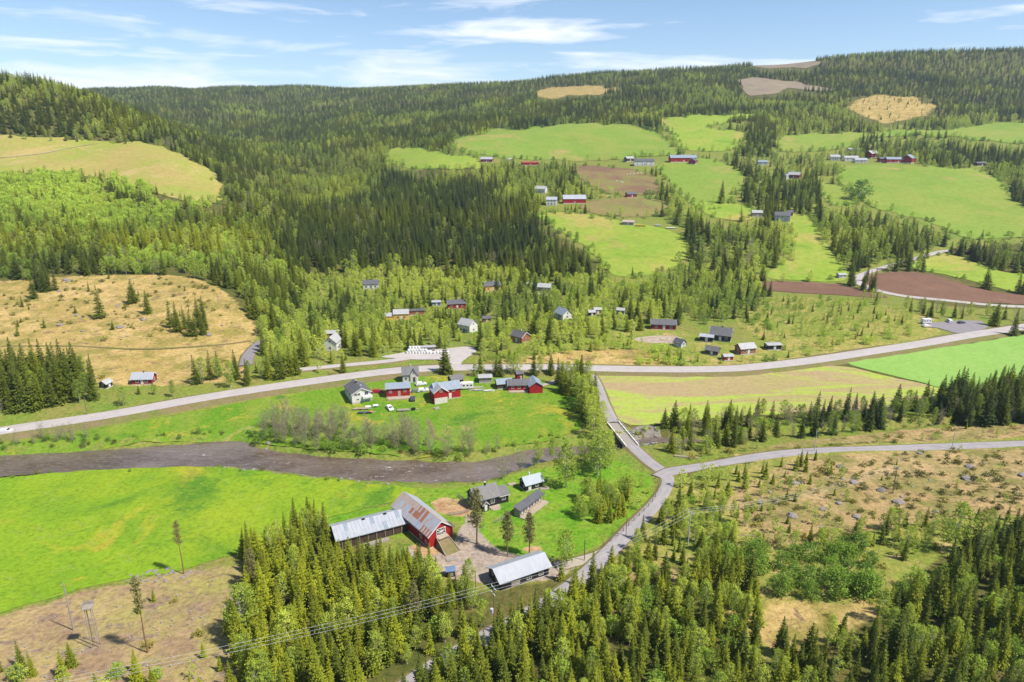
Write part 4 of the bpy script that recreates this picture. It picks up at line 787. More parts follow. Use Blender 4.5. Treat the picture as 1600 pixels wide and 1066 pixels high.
LABELS = {
 'fore_left': ('in the dense foreground stand below the red barn', 'foreground stand below the red barn'),
 'fore_mid': ('in the foreground woodland beside the grey farm road', 'foreground woodland by the farm road'),
 'fore_farm': ('beside the grey-roofed shed at the farm entrance', 'small trees by the grey-roofed shed'),
 'fore_right': ('in the dark stand at the lower right corner', 'stand at the lower right corner'),
 'willows': ('in the bluish-green willow thicket on the right', 'willow thicket on the right'),
 'roadside': ('in the mixed growth right of the farm road bend', 'mixed growth by the road bend'),
 'heath_spruce': ('in the little clump where the side road meets the heath', 'spruce clump by the side road'),
 'heath_edge': ('along the lower edge of the tan heath', 'lower edge of the heath'),
 'heath_bush': ('scattered over the tan heath on the right', 'low growth on the heath'),
 'felled_young': ('on the felled ground at lower left', 'young growth on the felled ground'),
 'paddock': ('in the thicket inside the fenced farm paddock', 'paddock thicket'),
 'bank_near': ('on the near river bank behind the black cabin', 'near river bank'),
 'alders': ('in the grey leafless row along the far river bank', 'leafless row along the river'),
 'alders_west': ('on the river bank at the far left', 'river bank at the far left'),
 'bridge_grove': ('in the tall grove beside the bridge road', 'grove by the bridge road'),
 'river_belt': ('in the tree belt below the sown field', 'tree belt along the upper river'),
 'river_belt_young': ('in front of the tree belt near the road junction', 'young growth near the junction'),
 'road_spruces': ('in the tall row beside the main road at far left', 'row beside the main road at left'),
 'road_grove': ('in the grove behind the main road', 'grove behind the main road'),
 'road_grove_east': ('in front of the main road above the red houses', 'trees in front of the main road'),
 'clearing_clump': ('standing in a clump on the straw-coloured clearing at left', 'clumps on the left clearing'),
 'clearing_bush': ('dotted over the straw-coloured clearing at left', 'growth on the left clearing'),
 'hill_birch': ('on the bright green slope of the left hill', 'leafy slope of the left hill'),
 'hill_mix': ('in the forest above the left clearing', 'forest above the left clearing'),
 'village': ('among the scattered houses behind the main road', 'woods among the village houses'),
 'scrub': ('in the young scrub behind the main road', 'young scrub behind the main road'),
 'river_fringe': ('fringing the water at the river edge', 'low growth on the river edge'),
 'field_edge': ('on the edge of a hill pasture', 'growth on the hill pasture edges'),
 'scrub_trees': ('below the ploughed fields at right', 'trees below the ploughed fields'),
}
hpx = np.abs(base[:, 1]-project(np.stack([TX, TY, TZ+TH*.88], 1))[:, 1])
for k in LABKEYS: LABELS.setdefault(k, ('on the wooded slopes of the far valley side', 'wooded far slopes'))
DESC = {'spruce_tree': ('dark green conical spruce', 'spruce'), 'birch_tree': ('light green leafy birch', 'birch'), 'birch_sapling': ('slim yellow-green birch sapling', 'sapling'),
        'willow_bush': ('rounded green willow bush', 'bush'), 'bare_alder': ('grey leafless alder', 'alder'), 'pine_tree': ('thin-crowned brownish pine', 'pine'), 'juniper_bush': ('low olive juniper bush', 'bush')}
def place_tree(kind, pr, loc, rz, sc, tint, label, group, wide=1.0):
    e = empty(kind, loc, rz, label, DESC[kind][1], group); tr, cr, _, _, _ = PROTO[pr]
    bushy = kind in ('willow_bush', 'juniper_bush')
    a = link(bpy.data.objects.new('stem' if bushy else 'trunk', tr), e); b = link(bpy.data.objects.new('foliage' if bushy else ('twigs' if kind == 'bare_alder' else 'crown'), cr), e)
    for o in (a, b): o.scale = (sc*wide, sc*wide, sc)
    b['tint'] = float(tint)
    return e
# lone trees that the photograph singles out
LONE = [('pine_tree', 745, 850, 78, .45, 'tall bushy brown-green pine at the farmyard corner, by the fence'), ('pine_tree', 793, 868, 62, .4, 'left of two pines on the lawn above the grey-roofed shed'),
 ('pine_tree', 827, 868, 60, .35, 'right of two pines on the lawn above the grey-roofed shed'), ('pine_tree', 287, 897, 70, .8, 'lone slender pine at the lower edge of the bright meadow'),
 ('pine_tree', 231, 1020, 92, .8, 'lone tall pine on the felled brown ground'), ('birch_tree', 885, 885, 50, .5, 'light birch between the grey-roofed shed and the driveway'),
 ('birch_tree', 935, 742, 66, .45, 'large light birch on the grass left of the bridge'), ('birch_tree', 884, 762, 64, .4, 'birch above the black cabin beside the river'),
 ('spruce_tree', 157, 497, 45, .5, 'dark bushy spruce standing alone midway on the straw clearing'), ('spruce_tree', 208, 474, 34, .5, 'small spruce at the top of the straw clearing'),
 ('spruce_tree', 231, 490, 34, .6, 'small light spruce right of its twin on the straw clearing'), ('spruce_tree', 696, 584, 48, .5, 'tall spruce at the road junction before the village yard'),
 ('spruce_tree', 1038, 668, 30, .4, 'single spruce at the corner of the sown field by the river'), ('spruce_tree', 1127, 318, 34, .2, 'lone dark spruce on the hill pasture'),
 ('spruce_tree', 776, 465, 42, .2, 'tall dark spruce right of the yellow house'), ('birch_tree', 1490, 862, 60, .5, 'white-stemmed birch clump at the lower heath edge'),
 ('birch_tree', 382, 1000, 68, .4, 'bare-stemmed light birch at the left edge of the foreground stand'), ('willow_bush', 1343, 312, 26, .2, 'dark round bush on the right hill pasture')]
for kind, u, v, px, tint, lab in LONE:
    p = P(u, v); dd = np.linalg.norm(p-CAM); h = px*dd/FPX/max(.5, math.cos(math.atan2(100-p[2], math.hypot(p[0], p[1])))); pr = 'thinpine' if 'slender' in lab or 'felled' in lab else random.choice(KIND[kind][0])
    p[2] = H(p[0:1], p[1:2])[0]; place_tree(kind, pr, p, random.uniform(0, 6.28), h/KIND[kind][2], tint, lab, None, .8 if 'slender' in lab or 'felled' in lab else 1.15)
# the 300 of each kind that show largest stand singly, the others are one wood
gcol = bpy.data.collections.new('seed_trees')
def forest(name, kind, idx, label):
    near, far, ph = KIND[kind]; vs = near + [f for f in far if f not in near]
    col = bpy.data.collections.new(name + '_seeds')
    for n_, k in enumerate(vs):
        o = bpy.data.objects.new('%02d_%s' % (n_, k), PROTO[k][2]); col.objects.link(o)
    me = bpy.data.meshes.new(name); n = len(idx); me.vertices.add(n); me.vertices.foreach_set('co', np.stack([TX[idx], TY[idx], TZ[idx]-.05], 1).ravel())
    pick = np.where(hpx[idx] > 26, rng.integers(0, len(near), n), (len(near) if len(vs) > len(near) else 0) + rng.integers(0, len(far), n))
    sc = TH[idx]/ph; wide = sc*rng.uniform(.8, 1.25, n)
    me.attributes.new('pick', 'INT', 'POINT').data.foreach_set('value', pick.astype(np.int32))
    me.attributes.new('size', 'FLOAT_VECTOR', 'POINT').data.foreach_set('vector', np.stack([wide, wide, sc], 1).astype(np.float32).ravel())
    me.attributes.new('turn', 'FLOAT_VECTOR', 'POINT').data.foreach_set('vector', np.stack([rng.normal(0, .03, n), rng.normal(0, .03, n), rng.uniform(0, 6.28, n)], 1).astype(np.float32).ravel())
    me.attributes.new('tint', 'FLOAT', 'POINT').data.foreach_set('value', TT[idx].astype(np.float32))
    o = link(bpy.data.objects.new(name, me)); tag(o, label, 'trees', kind='stuff')
    g = bpy.data.node_groups.new(name, 'GeometryNodeTree'); g.interface.new_socket('Geometry', in_out='INPUT', socket_type='NodeSocketGeometry'); g.interface.new_socket('Geometry', in_out='OUTPUT', socket_type='NodeSocketGeometry')
    gi = g.nodes.new('NodeGroupInput'); go = g.nodes.new('NodeGroupOutput'); ip = g.nodes.new('GeometryNodeInstanceOnPoints'); ci = g.nodes.new('GeometryNodeCollectionInfo')
    ci.inputs[0].default_value = col; ci.inputs[1].default_value = True; ci.inputs[2].default_value = True; ip.inputs['Pick Instance'].default_value = True
    def na(nm, ty):
        a = g.nodes.new('GeometryNodeInputNamedAttribute'); a.data_type = ty; a.inputs[0].default_value = nm; return a.outputs[0]
    g.links.new(gi.outputs[0], ip.inputs['Points']); g.links.new(ci.outputs[0], ip.inputs['Instance']); g.links.new(na('pick', 'INT'), ip.inputs['Instance Index'])
    er = g.nodes.new('FunctionNodeEulerToRotation'); g.links.new(na('turn', 'FLOAT_VECTOR'), er.inputs[0]); g.links.new(er.outputs[0], ip.inputs['Rotation'])
    g.links.new(na('size', 'FLOAT_VECTOR'), ip.inputs['Scale']); g.links.new(ip.outputs[0], go.inputs[0])
    o.modifiers.new('trees', 'NODES').node_group = g
STUFF = {'spruce_tree': ('spruce_forest', 'dense dark spruce forest covering the valley sides and ridges'), 'birch_tree': ('birch_wood', 'light green birches mixed through the valley woods'),
 'birch_sapling': ('birch_scrub', 'yellow-green birch saplings beyond the nearer ones'), 'willow_bush': ('willow_scrub', 'green willow bushes on the far slopes'),
 'bare_alder': ('alder_thicket', 'grey leafless trees scattered through the far woods'), 'pine_tree': ('pine_wood', 'brownish pines among the far spruces'), 'juniper_bush': ('juniper_scrub', 'low olive bushes beyond the nearer ones')}
SIZEW = {'spruce_tree': (9, 13.5), 'birch_tree': (7, 10), 'birch_sapling': (2.6, 4), 'willow_bush': (3.2, 5), 'bare_alder': (6, 8.5), 'pine_tree': (9, 12), 'juniper_bush': (.9, 1.4)}
TINTW = {'spruce_tree': ('dark green', 'olive green', 'yellow-green'), 'birch_tree': ('mid green', 'light green', 'pale yellow-green'), 'birch_sapling': ('green', 'light green', 'yellow-green'), 'willow_bush': ('bluish green', 'mid green', 'bright green'), 'bare_alder': ('grey', 'grey-brown', 'faintly green'), 'pine_tree': ('dull', 'brownish', 'pale'), 'juniper_bush': ('dark', 'olive', 'yellowish')}
NOUN = {'spruce_tree': 'spruce', 'birch_tree': 'birch', 'birch_sapling': 'birch sapling', 'willow_bush': 'willow bush', 'bare_alder': 'leafless alder', 'pine_tree': 'pine', 'juniper_bush': 'juniper bush'}
def tree_label(kind, j, lb, us, vs):
    a, b = SIZEW[kind]; sz = 'small' if TH[j] < a else ('mid-sized' if TH[j] < b else 'tall' if a > 3.3 else 'big'); tn = TINTW[kind][0 if TT[j] < .38 else 1 if TT[j] < .62 else 2]
    ho = ('far left', 'left', 'middle', 'right', 'far right')[int(np.searchsorted(us, base[j, 0]))]; de = ('back', 'centre', 'front')[int(np.searchsorted(vs, base[j, 1]))]
    t_ = sz+' '+tn+' '+NOUN[kind]+' '+lb; w_ = t_.split()
    return t_+', '+ho+' '+de if len(w_)+len(ho.split()) <= 15 else (t_+', '+de if len(w_) <= 15 else t_)
for i, kind in enumerate(KN):
    idx = np.nonzero(TK == i)[0]
    if not len(idx): continue
    inview = (base[idx, 0] > 0) & (base[idx, 0] < 1600) & (top[idx, 1] < 1060) & (base[idx, 1] > 0)
    order = idx[np.argsort(np.where(inview, -hpx[idx], 0), kind='stable')]; n_in = int(inview.sum()); single = order[:min(290, n_in)]; rest = order[min(290, n_in):]
    tl = TL[single]; US = {k: np.percentile(base[single][tl == k, 0], [20, 40, 60, 80]) for k in set(tl)}; VS = {k: np.percentile(base[single][tl == k, 1], [33, 67]) for k in set(tl)}
    for j in single:
        lb, gr = LABELS[LABKEYS[TL[j]]]; near, far, ph = KIND[kind]
        place_tree(kind, random.choice(near), (TX[j], TY[j], TZ[j]-.05), random.uniform(0, 6.28), TH[j]/ph, TT[j], tree_label(kind, j, lb, US[TL[j]], VS[TL[j]]), gr, random.uniform(.85, 1.2))
    if len(rest): forest(STUFF[kind][0], kind, rest, STUFF[kind][1])
# ------------------------------------------------------------------ building materials
def paint(name, c, boards=6.0, rough=.7, var=.18, horiz=False):
    m, t, b = new_mat(name); co = N(t, 'ShaderNodeTexCoord').outputs['Object']
    n = noise(t, mapping(t, co, (1, 1, .25)), 1.2, 4, .65)
    col = mixc(t, 1., c, ramp(t, n, [(.25, 1-var), (.75, 1+var)]), 'MULTIPLY')
    t.links.new(col, b.inputs['Base Color']); b.inputs['Roughness'].default_value = rough
    if boards:
        w = N(t, 'ShaderNodeTexWave', wave_type='BANDS', bands_direction='Z' if horiz else 'DIAGONAL'); w.inputs['Scale'].default_value = boards*.25
        t.links.new(mapping(t, co, (1, 1, 1) if horiz else (1, 1, 0)), w.inputs[0])
        bp = N(t, 'ShaderNodeBump'); bp.inputs['Strength'].default_value = .35; bp.inputs['Distance'].default_value = .04
        t.links.new(w.outputs['Fac'], bp.inputs['Height']); t.links.new(bp.outputs[0], b.inputs['Normal'])
    return m
def roofm(name, c, c2, sc=.8, rough=.45, seams=4., metal=0.):
    m, t, b = new_mat(name); co = N(t, 'ShaderNodeTexCoord').outputs['Object']
    col = mixc(t, ramp(t, noise(t, mapping(t, co, (1.5, .5, 1)), sc, 5, .7, .4), [(.35, 0.), (.68, 1.)]), c, c2)
    w = N(t, 'ShaderNodeTexWave', wave_type='BANDS', bands_direction='X'); w.inputs['Scale'].default_value = seams*.3; t.links.new(co, w.inputs[0])
    col = mixc(t, 1., col, ramp(t, w.outputs['Fac'], [(0., .86), (.5, 1.04)]), 'MULTIPLY')
    t.links.new(col, b.inputs['Base Color']); b.inputs['Roughness'].default_value = rough; b.inputs['Metallic'].default_value = metal; b.inputs['Specular IOR Level'].default_value = .4
    bp = N(t, 'ShaderNodeBump'); bp.inputs['Strength'].default_value = .4; bp.inputs['Distance'].default_value = .05
    t.links.new(w.outputs['Fac'], bp.inputs['Height']); t.links.new(bp.outputs[0], b.inputs['Normal']); return m
for k, c, bo in (('red', (.29,.017,.018), 6), ('darkred', (.20,.02,.025), 6), ('white', (.56,.55,.53), 6), ('black', (.022,.020,.022), 6), ('darkbrown', (.07,.045,.035), 6), ('yellow', (.62,.36,.07), 6), ('brown', (.26,.10,.05), 6),
                 ('greywood', (.27,.24,.21), 5), ('palewood', (.34,.28,.22), 4), ('greyblue', (.38,.40,.42), 6), ('cream', (.54,.50,.44), 6), ('concrete', (.42,.40,.37), 0), ('trim', (.58,.57,.55), 0), ('steel', (.42,.43,.44), 0),
                 ('rubber', (.015,.015,.015), 0), ('poletimber', (.16,.12,.09), 0), ('whitewrap', (.62,.62,.61), 0), ('carred', (.30,.02,.03), 0), ('carwhite', (.6,.6,.6), 0), ('cardark', (.05,.06,.09), 0), ('cargreen', (.13,.20,.14), 0), ('orange', (.65,.16,.03), 0), ('skin', (.45,.28,.20), 0), ('cloth', (.03,.03,.04), 0), ('bluepaint', (.10,.16,.28), 0), ('tarp', (.08,.14,.28), 0)):
    M[k] = paint(k+'_paint', c, bo, .35 if k.startswith('car') else .7, .10 if k.startswith('car') else .18)
M['r_dark'] = roofm('dark_slate_roof', (.075,.075,.085), (.12,.12,.13), 1., .5, 5)
M['r_black'] = roofm('charcoal_roof', (.085,.08,.085), (.125,.12,.125), 1., .5, 5)
M['r_blue'] = roofm('blue_grey_metal_roof', (.19,.23,.29), (.25,.29,.34), 1., .4, 4)
M['r_zinc'] = roofm('pale_zinc_roof', (.28,.30,.35), (.36,.37,.41), .5, .5, 3)
M['r_zinc2'] = roofm('weathered_zinc_roof', (.26,.29,.34), (.38,.39,.42), .35, .5, 4)
M['r_pink'] = roofm('faded_rusty_sheet', (.34,.25,.21), (.40,.33,.29), .8, .6, 6)
M['r_rust'] = roofm('rusty_sheet', (.25,.09,.05), (.34,.15,.09), 2., .75, 6)
M['r_ltgrey'] = roofm('light_grey_roof', (.36,.36,.37), (.28,.28,.29), .8, .6, 4)
m, t, b = new_mat('window_glass'); b.inputs['Base Color'].default_value = (.03,.035,.045,1); b.inputs['Roughness'].default_value = .08; b.inputs['Specular IOR Level'].default_value = .6; M['glass'] = m
m, t, b = new_mat('boulder_rock'); co = N(t, 'ShaderNodeTexCoord').outputs['Object']
t.links.new(mixc(t, noise(t, co, 1.2, 5, .7), (.14,.12,.115), (.28,.25,.24)), b.inputs['Base Color']); M['rock'] = m

# ------------------------------------------------------------------ building pieces
def boxv(x0, x1, y0, y1, z0, z1):
    return [(x0,y0,z0),(x1,y0,z0),(x1,y1,z0),(x0,y1,z0),(x0,y0,z1),(x1,y0,z1),(x1,y1,z1),(x0,y1,z1)], [(0,3,2,1),(4,5,6,7),(0,1,5,4),(1,2,6,5),(2,3,7,6),(3,0,4,7)]
def box(name, x0, x1, y0, y1, z0, z1, mat, parent=None, bev=0.0):
    v, f = boxv(x0, x1, y0, y1, z0, z1)
    if bev:
        bm = bmesh.new(); vs = [bm.verts.new(q) for q in v]; [bm.faces.new([vs[i] for i in g]) for g in f]
        bmesh.ops.bevel(bm, geom=bm.edges[:], offset=bev, segments=2, affect='EDGES'); me = bpy.data.meshes.new(name); bm.to_mesh(me); bm.free(); me.materials.append(M[mat])
        return link(bpy.data.objects.new(name, me), parent)
    return mobj(name, v, f, M[mat], parent)
def cyl(name, p0, p1, r, mat, parent=None, n=8, r1=None):
    V = []; F = []; limb(V, F, p0, p1, r, r if r1 is None else r1, n); F.append(tuple(range(n-1, -1, -1))); F.append(tuple(range(n, 2*n)))
    return mobj(name, V, F, M[mat], parent, False)
def window(par, L, W, side, s, z, w=1.0, h=1.1, frame='trim', y0=None):
    """side: front (-y), back (+y), left (-x), right (+x); s = position along that wall"""
    d = .07
    a, nrm = {'front': (0, (0, -1)), 'back': (math.pi, (0, 1)), 'left': (-math.pi/2, (-1, 0)), 'right': (math.pi/2, (1, 0))}[side]
    px, py = {'front': (s, -W/2), 'back': (s, W/2), 'left': (-L/2, s), 'right': (L/2, s)}[side]
    f = .09
    v = []; fc = []
    for bx in ((-w/2-f, w/2+f, z-h/2-f, z-h/2), (-w/2-f, w/2+f, z+h/2, z+h/2+f), (-w/2-f, -w/2, z-h/2, z+h/2), (w/2, w/2+f, z-h/2, z+h/2), (-.03, .03, z-h/2, z+h/2)):
        q, g = boxv(bx[0], bx[1], -d, .03, bx[2], bx[3]); k = len(v); v += q; fc += [tuple(i+k for i in e) for e in g]
    o = mobj('window', v, fc, M[frame], par); o.location = (px, py, 0); o.rotation_euler = (0, 0, a)
    q, g = boxv(-w/2, w/2, -.035, .02, z-h/2, z+h/2); mobj('pane', q, g, M['glass'], o)
    return o
def door(par, L, W, side, s, w=1.0, h=2.1, mat='trim', z=0.3):
    a = {'front': 0, 'back': math.pi, 'left': -math.pi/2, 'right': math.pi/2}[side]
    px, py = {'front': (s, -W/2), 'back': (s, W/2), 'left': (-L/2, s), 'right': (L/2, s)}[side]
    o = box('door', -w/2, w/2, -.06, .02, z, z+h, mat, par); o.location = (px, py, 0); o.rotation_euler = (0, 0, a)
    box('handle', w*.32, w*.40, -.12, -.061, z+h*.45, z+h*.5, 'steel', o); return o
def walls(par, L, W, hw, rise, mat, name='wall', off=(0, 0, 0), rz=0.):
    x, y = L/2, W/2
    v = [(-x,-y,-1),(x,-y,-1),(x,y,-1),(-x,y,-1),(-x,-y,hw),(x,-y,hw),(x,y,hw),(-x,y,hw),(-x,0,hw+rise),(x,0,hw+rise)]
    f = [(0,1,5,4),(2,3,7,6),(1,2,6,9,5),(3,0,4,8,7),(4,5,9,8),(6,7,8,9)]
    o = mobj(name, v, f, M[mat], par); o.location = off; o.rotation_euler = (0, 0, rz); return o
def roof(par, L, W, hw, rise, mat, over=.4, name='roof', off=(0, 0, 0), rz=0., th=.14, gov=None):
    x = L/2 + (over if gov is None else gov); y = W/2 + over; sl = rise/(W/2); e = hw - sl*over; r = hw+rise; g = .03
    v = []
    for xx in (-x, x): v += [(xx,-y,e+g),(xx,0,r+g),(xx,y,e+g),(xx,-y,e+g+th),(xx,0,r+g+th),(xx,y,e+g+th)]
    f = [(0,6,7,1),(1,7,8,2),(3,4,10,9),(4,5,11,10),(0,3,9,6),(2,8,11,5),(0,1,4,3),(1,2,5,4),(6,9,10,7),(7,10,11,8)]
    o = mobj(name, v, f, M[mat], par); o.location = off; o.rotation_euler = (0, 0, rz); return o
def barge(par, L, W, hw, rise, over, mat='trim', gov=None):
    """white boards along the gable edges"""
    x = L/2 + (over if gov is None else gov); sl = rise/(W/2); y = W/2+over; e = hw-sl*over
    for sx in (-1, 1):
        for sy in (-1, 1):
            v = [(sx*x, sy*y, e-.12), (sx*x, 0, hw+rise-.12), (sx*x, 0, hw+rise+.19), (sx*x, sy*y, e+.19)]; v += [(q[0]+sx*.05, q[1], q[2]) for q in v]
            mobj('barge_board', v, [(0,1,2,3),(7,6,5,4),(0,4,5,1),(3,2,6,7),(0,3,7,4),(1,5,6,2)], M[mat], par)
def chimney(par, x, y, ztop, mat='black', s=.45):
    o = box('chimney', x-s/2, x+s/2, y-s/2, y+s/2, ztop-1.3, ztop, mat, par); box('chimney_cap', x-s*.62, x+s*.62, y-s*.62, y+s*.62, ztop+.002, ztop+.1, 'steel', o)
def house(name, label, u, v, L, W, hw, rise, rot, wm, rm, cat='house', wins=(), doors=(), chim=None, chm='black', trim=None, found='concrete', over=.4, group=None, base=None, lift=0.):
    p = P(u, v) if base is None else np.array([base[0], base[1], 0.])
    c, s = math.cos(R(rot)), math.sin(R(rot)); cs = [(p[0]+a*c-b*s, p[1]+a*s+b*c) for a in (-L/2, L/2) for b in (-W/2, W/2)]
    z = float(np.mean(H([q[0] for q in cs], [q[1] for q in cs]))) + lift
    e = empty(name, (p[0], p[1], z), R(rot), label, cat, group)
    walls(e, L, W, hw, rise, wm); roof(e, L, W, hw, rise, rm, over)
    if found: 
        o = box('foundation', -L/2-.04, L/2+.04, -W/2-.04, W/2+.04, -1.2, .3, found, e)
    if trim: barge(e, L, W, hw, rise, over, trim)
    for w in wins: window(e, L, W, *w)
    for d in doors: door(e, L, W, *d)
    if chim is not None: chimney(e, chim, .0, hw+rise+.9, chm)
    return e
def row(side, n, L, z, w=1., h=1.1): return [(side, -L/2+L*(i+.5)/n, z, w, h) for i in range(n)]

# ------------------------------------------------------------------ the near farm
bz = float(H0([-23.5], [157.])[0])
e = empty('red_barn', (-23.5, 157.0, bz), R(-51.6), 'red barn with rust-streaked metal roof and long grey side wing', 'barn')
BL, BW, BH, BR = 18.2, 7.0, 3.9, 2.7
walls(e, BL, BW, BH, BR, 'red'); rf = roof(e, BL, BW, BH, BR, 'r_zinc2', .55, gov=.35)
box('foundation', -BL/2-.05, BL/2+.05, -BW/2-.05, BW/2+.05, -1.2, .35, 'concrete', e)
barge(e, BL, BW, BH, BR, .55, 'trim', .35)
slp = BR/(BW/2); nx = 32; pw = (BL+.7)/nx
rr = random.Random(4)
for sy in (-1, 1):
    for i in range(nx):
        for k in range(3):
            a0 = .04 + k*1.31; a1 = a0+1.33; x0 = -BL/2-.35+i*pw; z = lambda a: BH+BR-slp*a+.19+.012*((i+k) % 2)
            t_ = i/nx
            mt = 'r_zinc2'
            if sy < 0:
                if k == 0 and t_ < .5: mt = 'r_pink'
                elif .35 < t_ < .72 and k <= 1: mt = 'r_rust' if (i % 3 != 2 or rr.random() < .2) else 'r_zinc'
                elif t_ >= .78 and k == 2 and i % 2: mt = 'r_rust'
                elif rr.random() < .25: mt = 'r_pink'
                else: mt = 'r_zinc'
            else: mt = 'r_zinc' if t_ < .5 else ('r_pink' if k == 0 or rr.random() < .4 else 'r_zinc2')
            v = [(x0+.015, sy*a0, z(a0)), (x0+pw-.015, sy*a0, z(a0)), (x0+pw-.015, sy*a1, z(a1)), (x0+.015, sy*a1, z(a1))]; v += [(q[0], q[1], q[2]+.035) for q in v]
            f = [(3,2,1,0),(4,5,6,7),(0,1,5,4),(1,2,6,5),(2,3,7,6),(3,0,4,7)]
            if sy < 0: f = [g[::-1] for g in f]
            mobj('roof_sheet', v, f, M[mt], rf)
# gable end: black and white barn door with crosses
g = box('barn_door', BL/2-.02, BL/2+.07, -1.35, 1.35, 2.75, 4.75, 'black', e)
for (y0, y1, z0, z1) in ((-1.35,1.35,2.75,2.9),(-1.35,1.35,4.6,4.75),(-1.35,-1.2,2.9,4.6),(1.2,1.35,2.9,4.6),(-.07,.07,2.9,4.6),(-1.2,-.07,3.68,3.82),(.07,1.2,3.68,3.82)):
    box('door_board', BL/2+.071, BL/2+.11, y0, y1, z0, z1, 'trim', g)
for a, b_, c_, d_ in ((-1.2, 2.9, -.07, 3.68), (-1.2, 4.6, -.07, 3.82), (1.2, 2.9, .07, 3.68), (1.2, 4.6, .07, 3.82)):
    dx, dz = c_-a, d_-b_; ln = math.hypot(dx, dz); px, pz = -dz/ln*.07, dx/ln*.07
    v = [(BL/2+.115, a+px, b_+pz), (BL/2+.115, c_+px, d_+pz), (BL/2+.115, c_-px, d_-pz), (BL/2+.115, a-px, b_-pz)]; v += [(q[0]+.03, q[1], q[2]) for q in v]
    mobj('door_brace', v, [(0,1,2,3),(7,6,5,4),(0,4,5,1),(1,5,6,2),(2,6,7,3),(3,7,4,0)], M['trim'], g)
window(e, BL, BW, 'front', 5.0, 1.7, .9, 1.0); window(e, BL, BW, 'front', 7.6, 1.4, .7, .8)
# ramp of timber and grass up to the barn door
v = [(BL/2+.1, -1.5, 2.6), (BL/2+.1, 1.5, 2.6), (BL/2+5.6, 2.2, .05), (BL/2+5.6, -2.2, .05), (BL/2+.1, -2.0, -.8), (BL/2+.1, 2.0, -.8), (BL/2+6, 2.8, -.8), (BL/2+6, -2.8, -.8)]
rmp = mobj('ramp', v, [(3,2,1,0),(0,1,5,4),(1,2,6,5),(2,3,7,6),(3,0,4,7)], M['verge'], e)
for s in (-1, 1):
    cyl('ramp_log', (BL/2+.2, s*1.5, 2.72), (BL/2+5.2, s*2.1, .35), .11, 'greywood', rmp, 6)
box('ramp_deck', BL/2+.08, BL/2+1.5, -1.45, 1.45, 2.55, 2.68, 'palewood', e)
# the long wing: low, grey metal roof, dark open side
wx_, wy_ = -37.0, 155.2; inv = Matrix.Rotation(R(51.6), 2); lo = inv @ Vector((wx_+23.5, wy_-157.)); wr = R(26.8+51.6)
WL, WW, WH, WR = 18.6, 7.6, 2.6, 1.7
walls(e, WL, WW, WH, WR, 'darkbrown', 'wing_wall', (lo.x, lo.y, 0), wr); wrf = roof(e, WL, WW, WH, WR, 'r_zinc2', .5, 'wing_roof', (lo.x, lo.y, 0), wr, gov=.3)
npx = 20; pw = (WL+.6)/npx; sl = WR/(WW/2)
for i in range(npx):
    for k in range(2):
        a0 = .05+k*2.1; a1 = a0+2.14; x0 = -WL/2-.3+i*pw; z = lambda a: WH+WR-sl*a+.19+.01*((i+k) % 2)
        v = [(x0+.015, -a0, z(a0)), (x0+pw-.015, -a0, z(a0)), (x0+pw-.015, -a1, z(a1)), (x0+.015, -a1, z(a1))]; v += [(q[0], q[1], q[2]+.03) for q in v]
        mobj('roof_sheet', v, [(0,1,2,3),(7,6,5,4),(4,5,1,0),(5,6,2,1),(6,7,3,2),(7,4,0,3)], M['r_zinc2' if (k and rr.random() < .75) else ('r_zinc' if rr.random() < .8 else 'r_blue')], wrf)
for xx in (-1.5, 4.2): box('roof_vent', xx-.4, xx+.4, -.5, .0, WH+WR+.05, WH+WR+.3, 'black', wrf)
for i in range(8):
    xx = -8+i*2.2; o = cyl('wing_post', (xx, -WW/2-.12, -.6), (xx, -WW/2-.12, WH-.1), .1, 'greywood', e, 6); o.location = (lo.x, lo.y, 0); o.rotation_euler = (0, 0, wr)
# black farmhouse
e = house('farmhouse', 'black timber farmhouse with charcoal roof, white windows and side annex', 0, 0, 7.2, 5.4, 3.1, 2.5, 27.0, 'black', 'r_black', base=(-8.0, 169.6), wins=[('front', 1.6, 1.75, 1.0, 1.2), ('left', -.9, 4.0, .75, 1.0), ('left', .9, 4.0, .75, 1.0), ('left', -1.4, 1.6, .9, 1.3), ('left', 1.4, 1.6, .9, 1.3), ('back', -1, 1.7, 1., 1.2)], chim=.5, chm='black', trim=None)
walls(e, 3.2, 4.2, 2.7, 1.5, 'black', 'annex_wall', (5.1, -.2, 0), 0); roof(e, 3.2, 4.2, 2.7, 1.5, 'r_black', .35, 'annex_roof', (5.1, -.2, 0), 0)
o = window(e, 0, 4.2, 'front', 5.2, 1.6, 1.0, 1.1); o.location.y = -2.3
o = box('fascia_board', 3.6, 7.1, -2.72, -2.66, 2.28, 2.48, 'trim', e)
walls(e, 1.9, 1.7, 2.2, .8, 'black', 'porch_wall', (-1.2, -3.3, 0), math.pi/2); roof(e, 1.9, 1.7, 2.2, .8, 'r_black', .25, 'porch_roof', (-1.2, -3.3, 0), math.pi/2)
for s in (-1, 1):
    v = [(-1.2+s*1.12, -4.52, 1.88), (-1.2, -4.52, 2.92), (-1.2, -4.52, 3.12), (-1.2+s*1.12, -4.52, 2.08)]; v += [(q[0], q[1]-.05, q[2]) for q in v]
    mobj('barge_board', v, [(0,1,2,3),(7,6,5,4),(0,4,5,1),(1,5,6,2),(2,6,7,3),(3,7,4,0)], M['trim'], e)
d = door(e, 0, 0, 'front', -1.2, .8, 1.8, 'trim'); d.location.y = -4.28
box('deck', .4, 3.4, -4.3, -2.76, .05, .3, 'palewood', e); box('deck_step', .8, 3.0, -5.0, -4.35, .0, .15, 'palewood', e)
for s in (-1, 1): box('corner_board', -3.66, -3.5, s*2.74-.08, s*2.74+.08, .3, 3.0, 'trim', e)
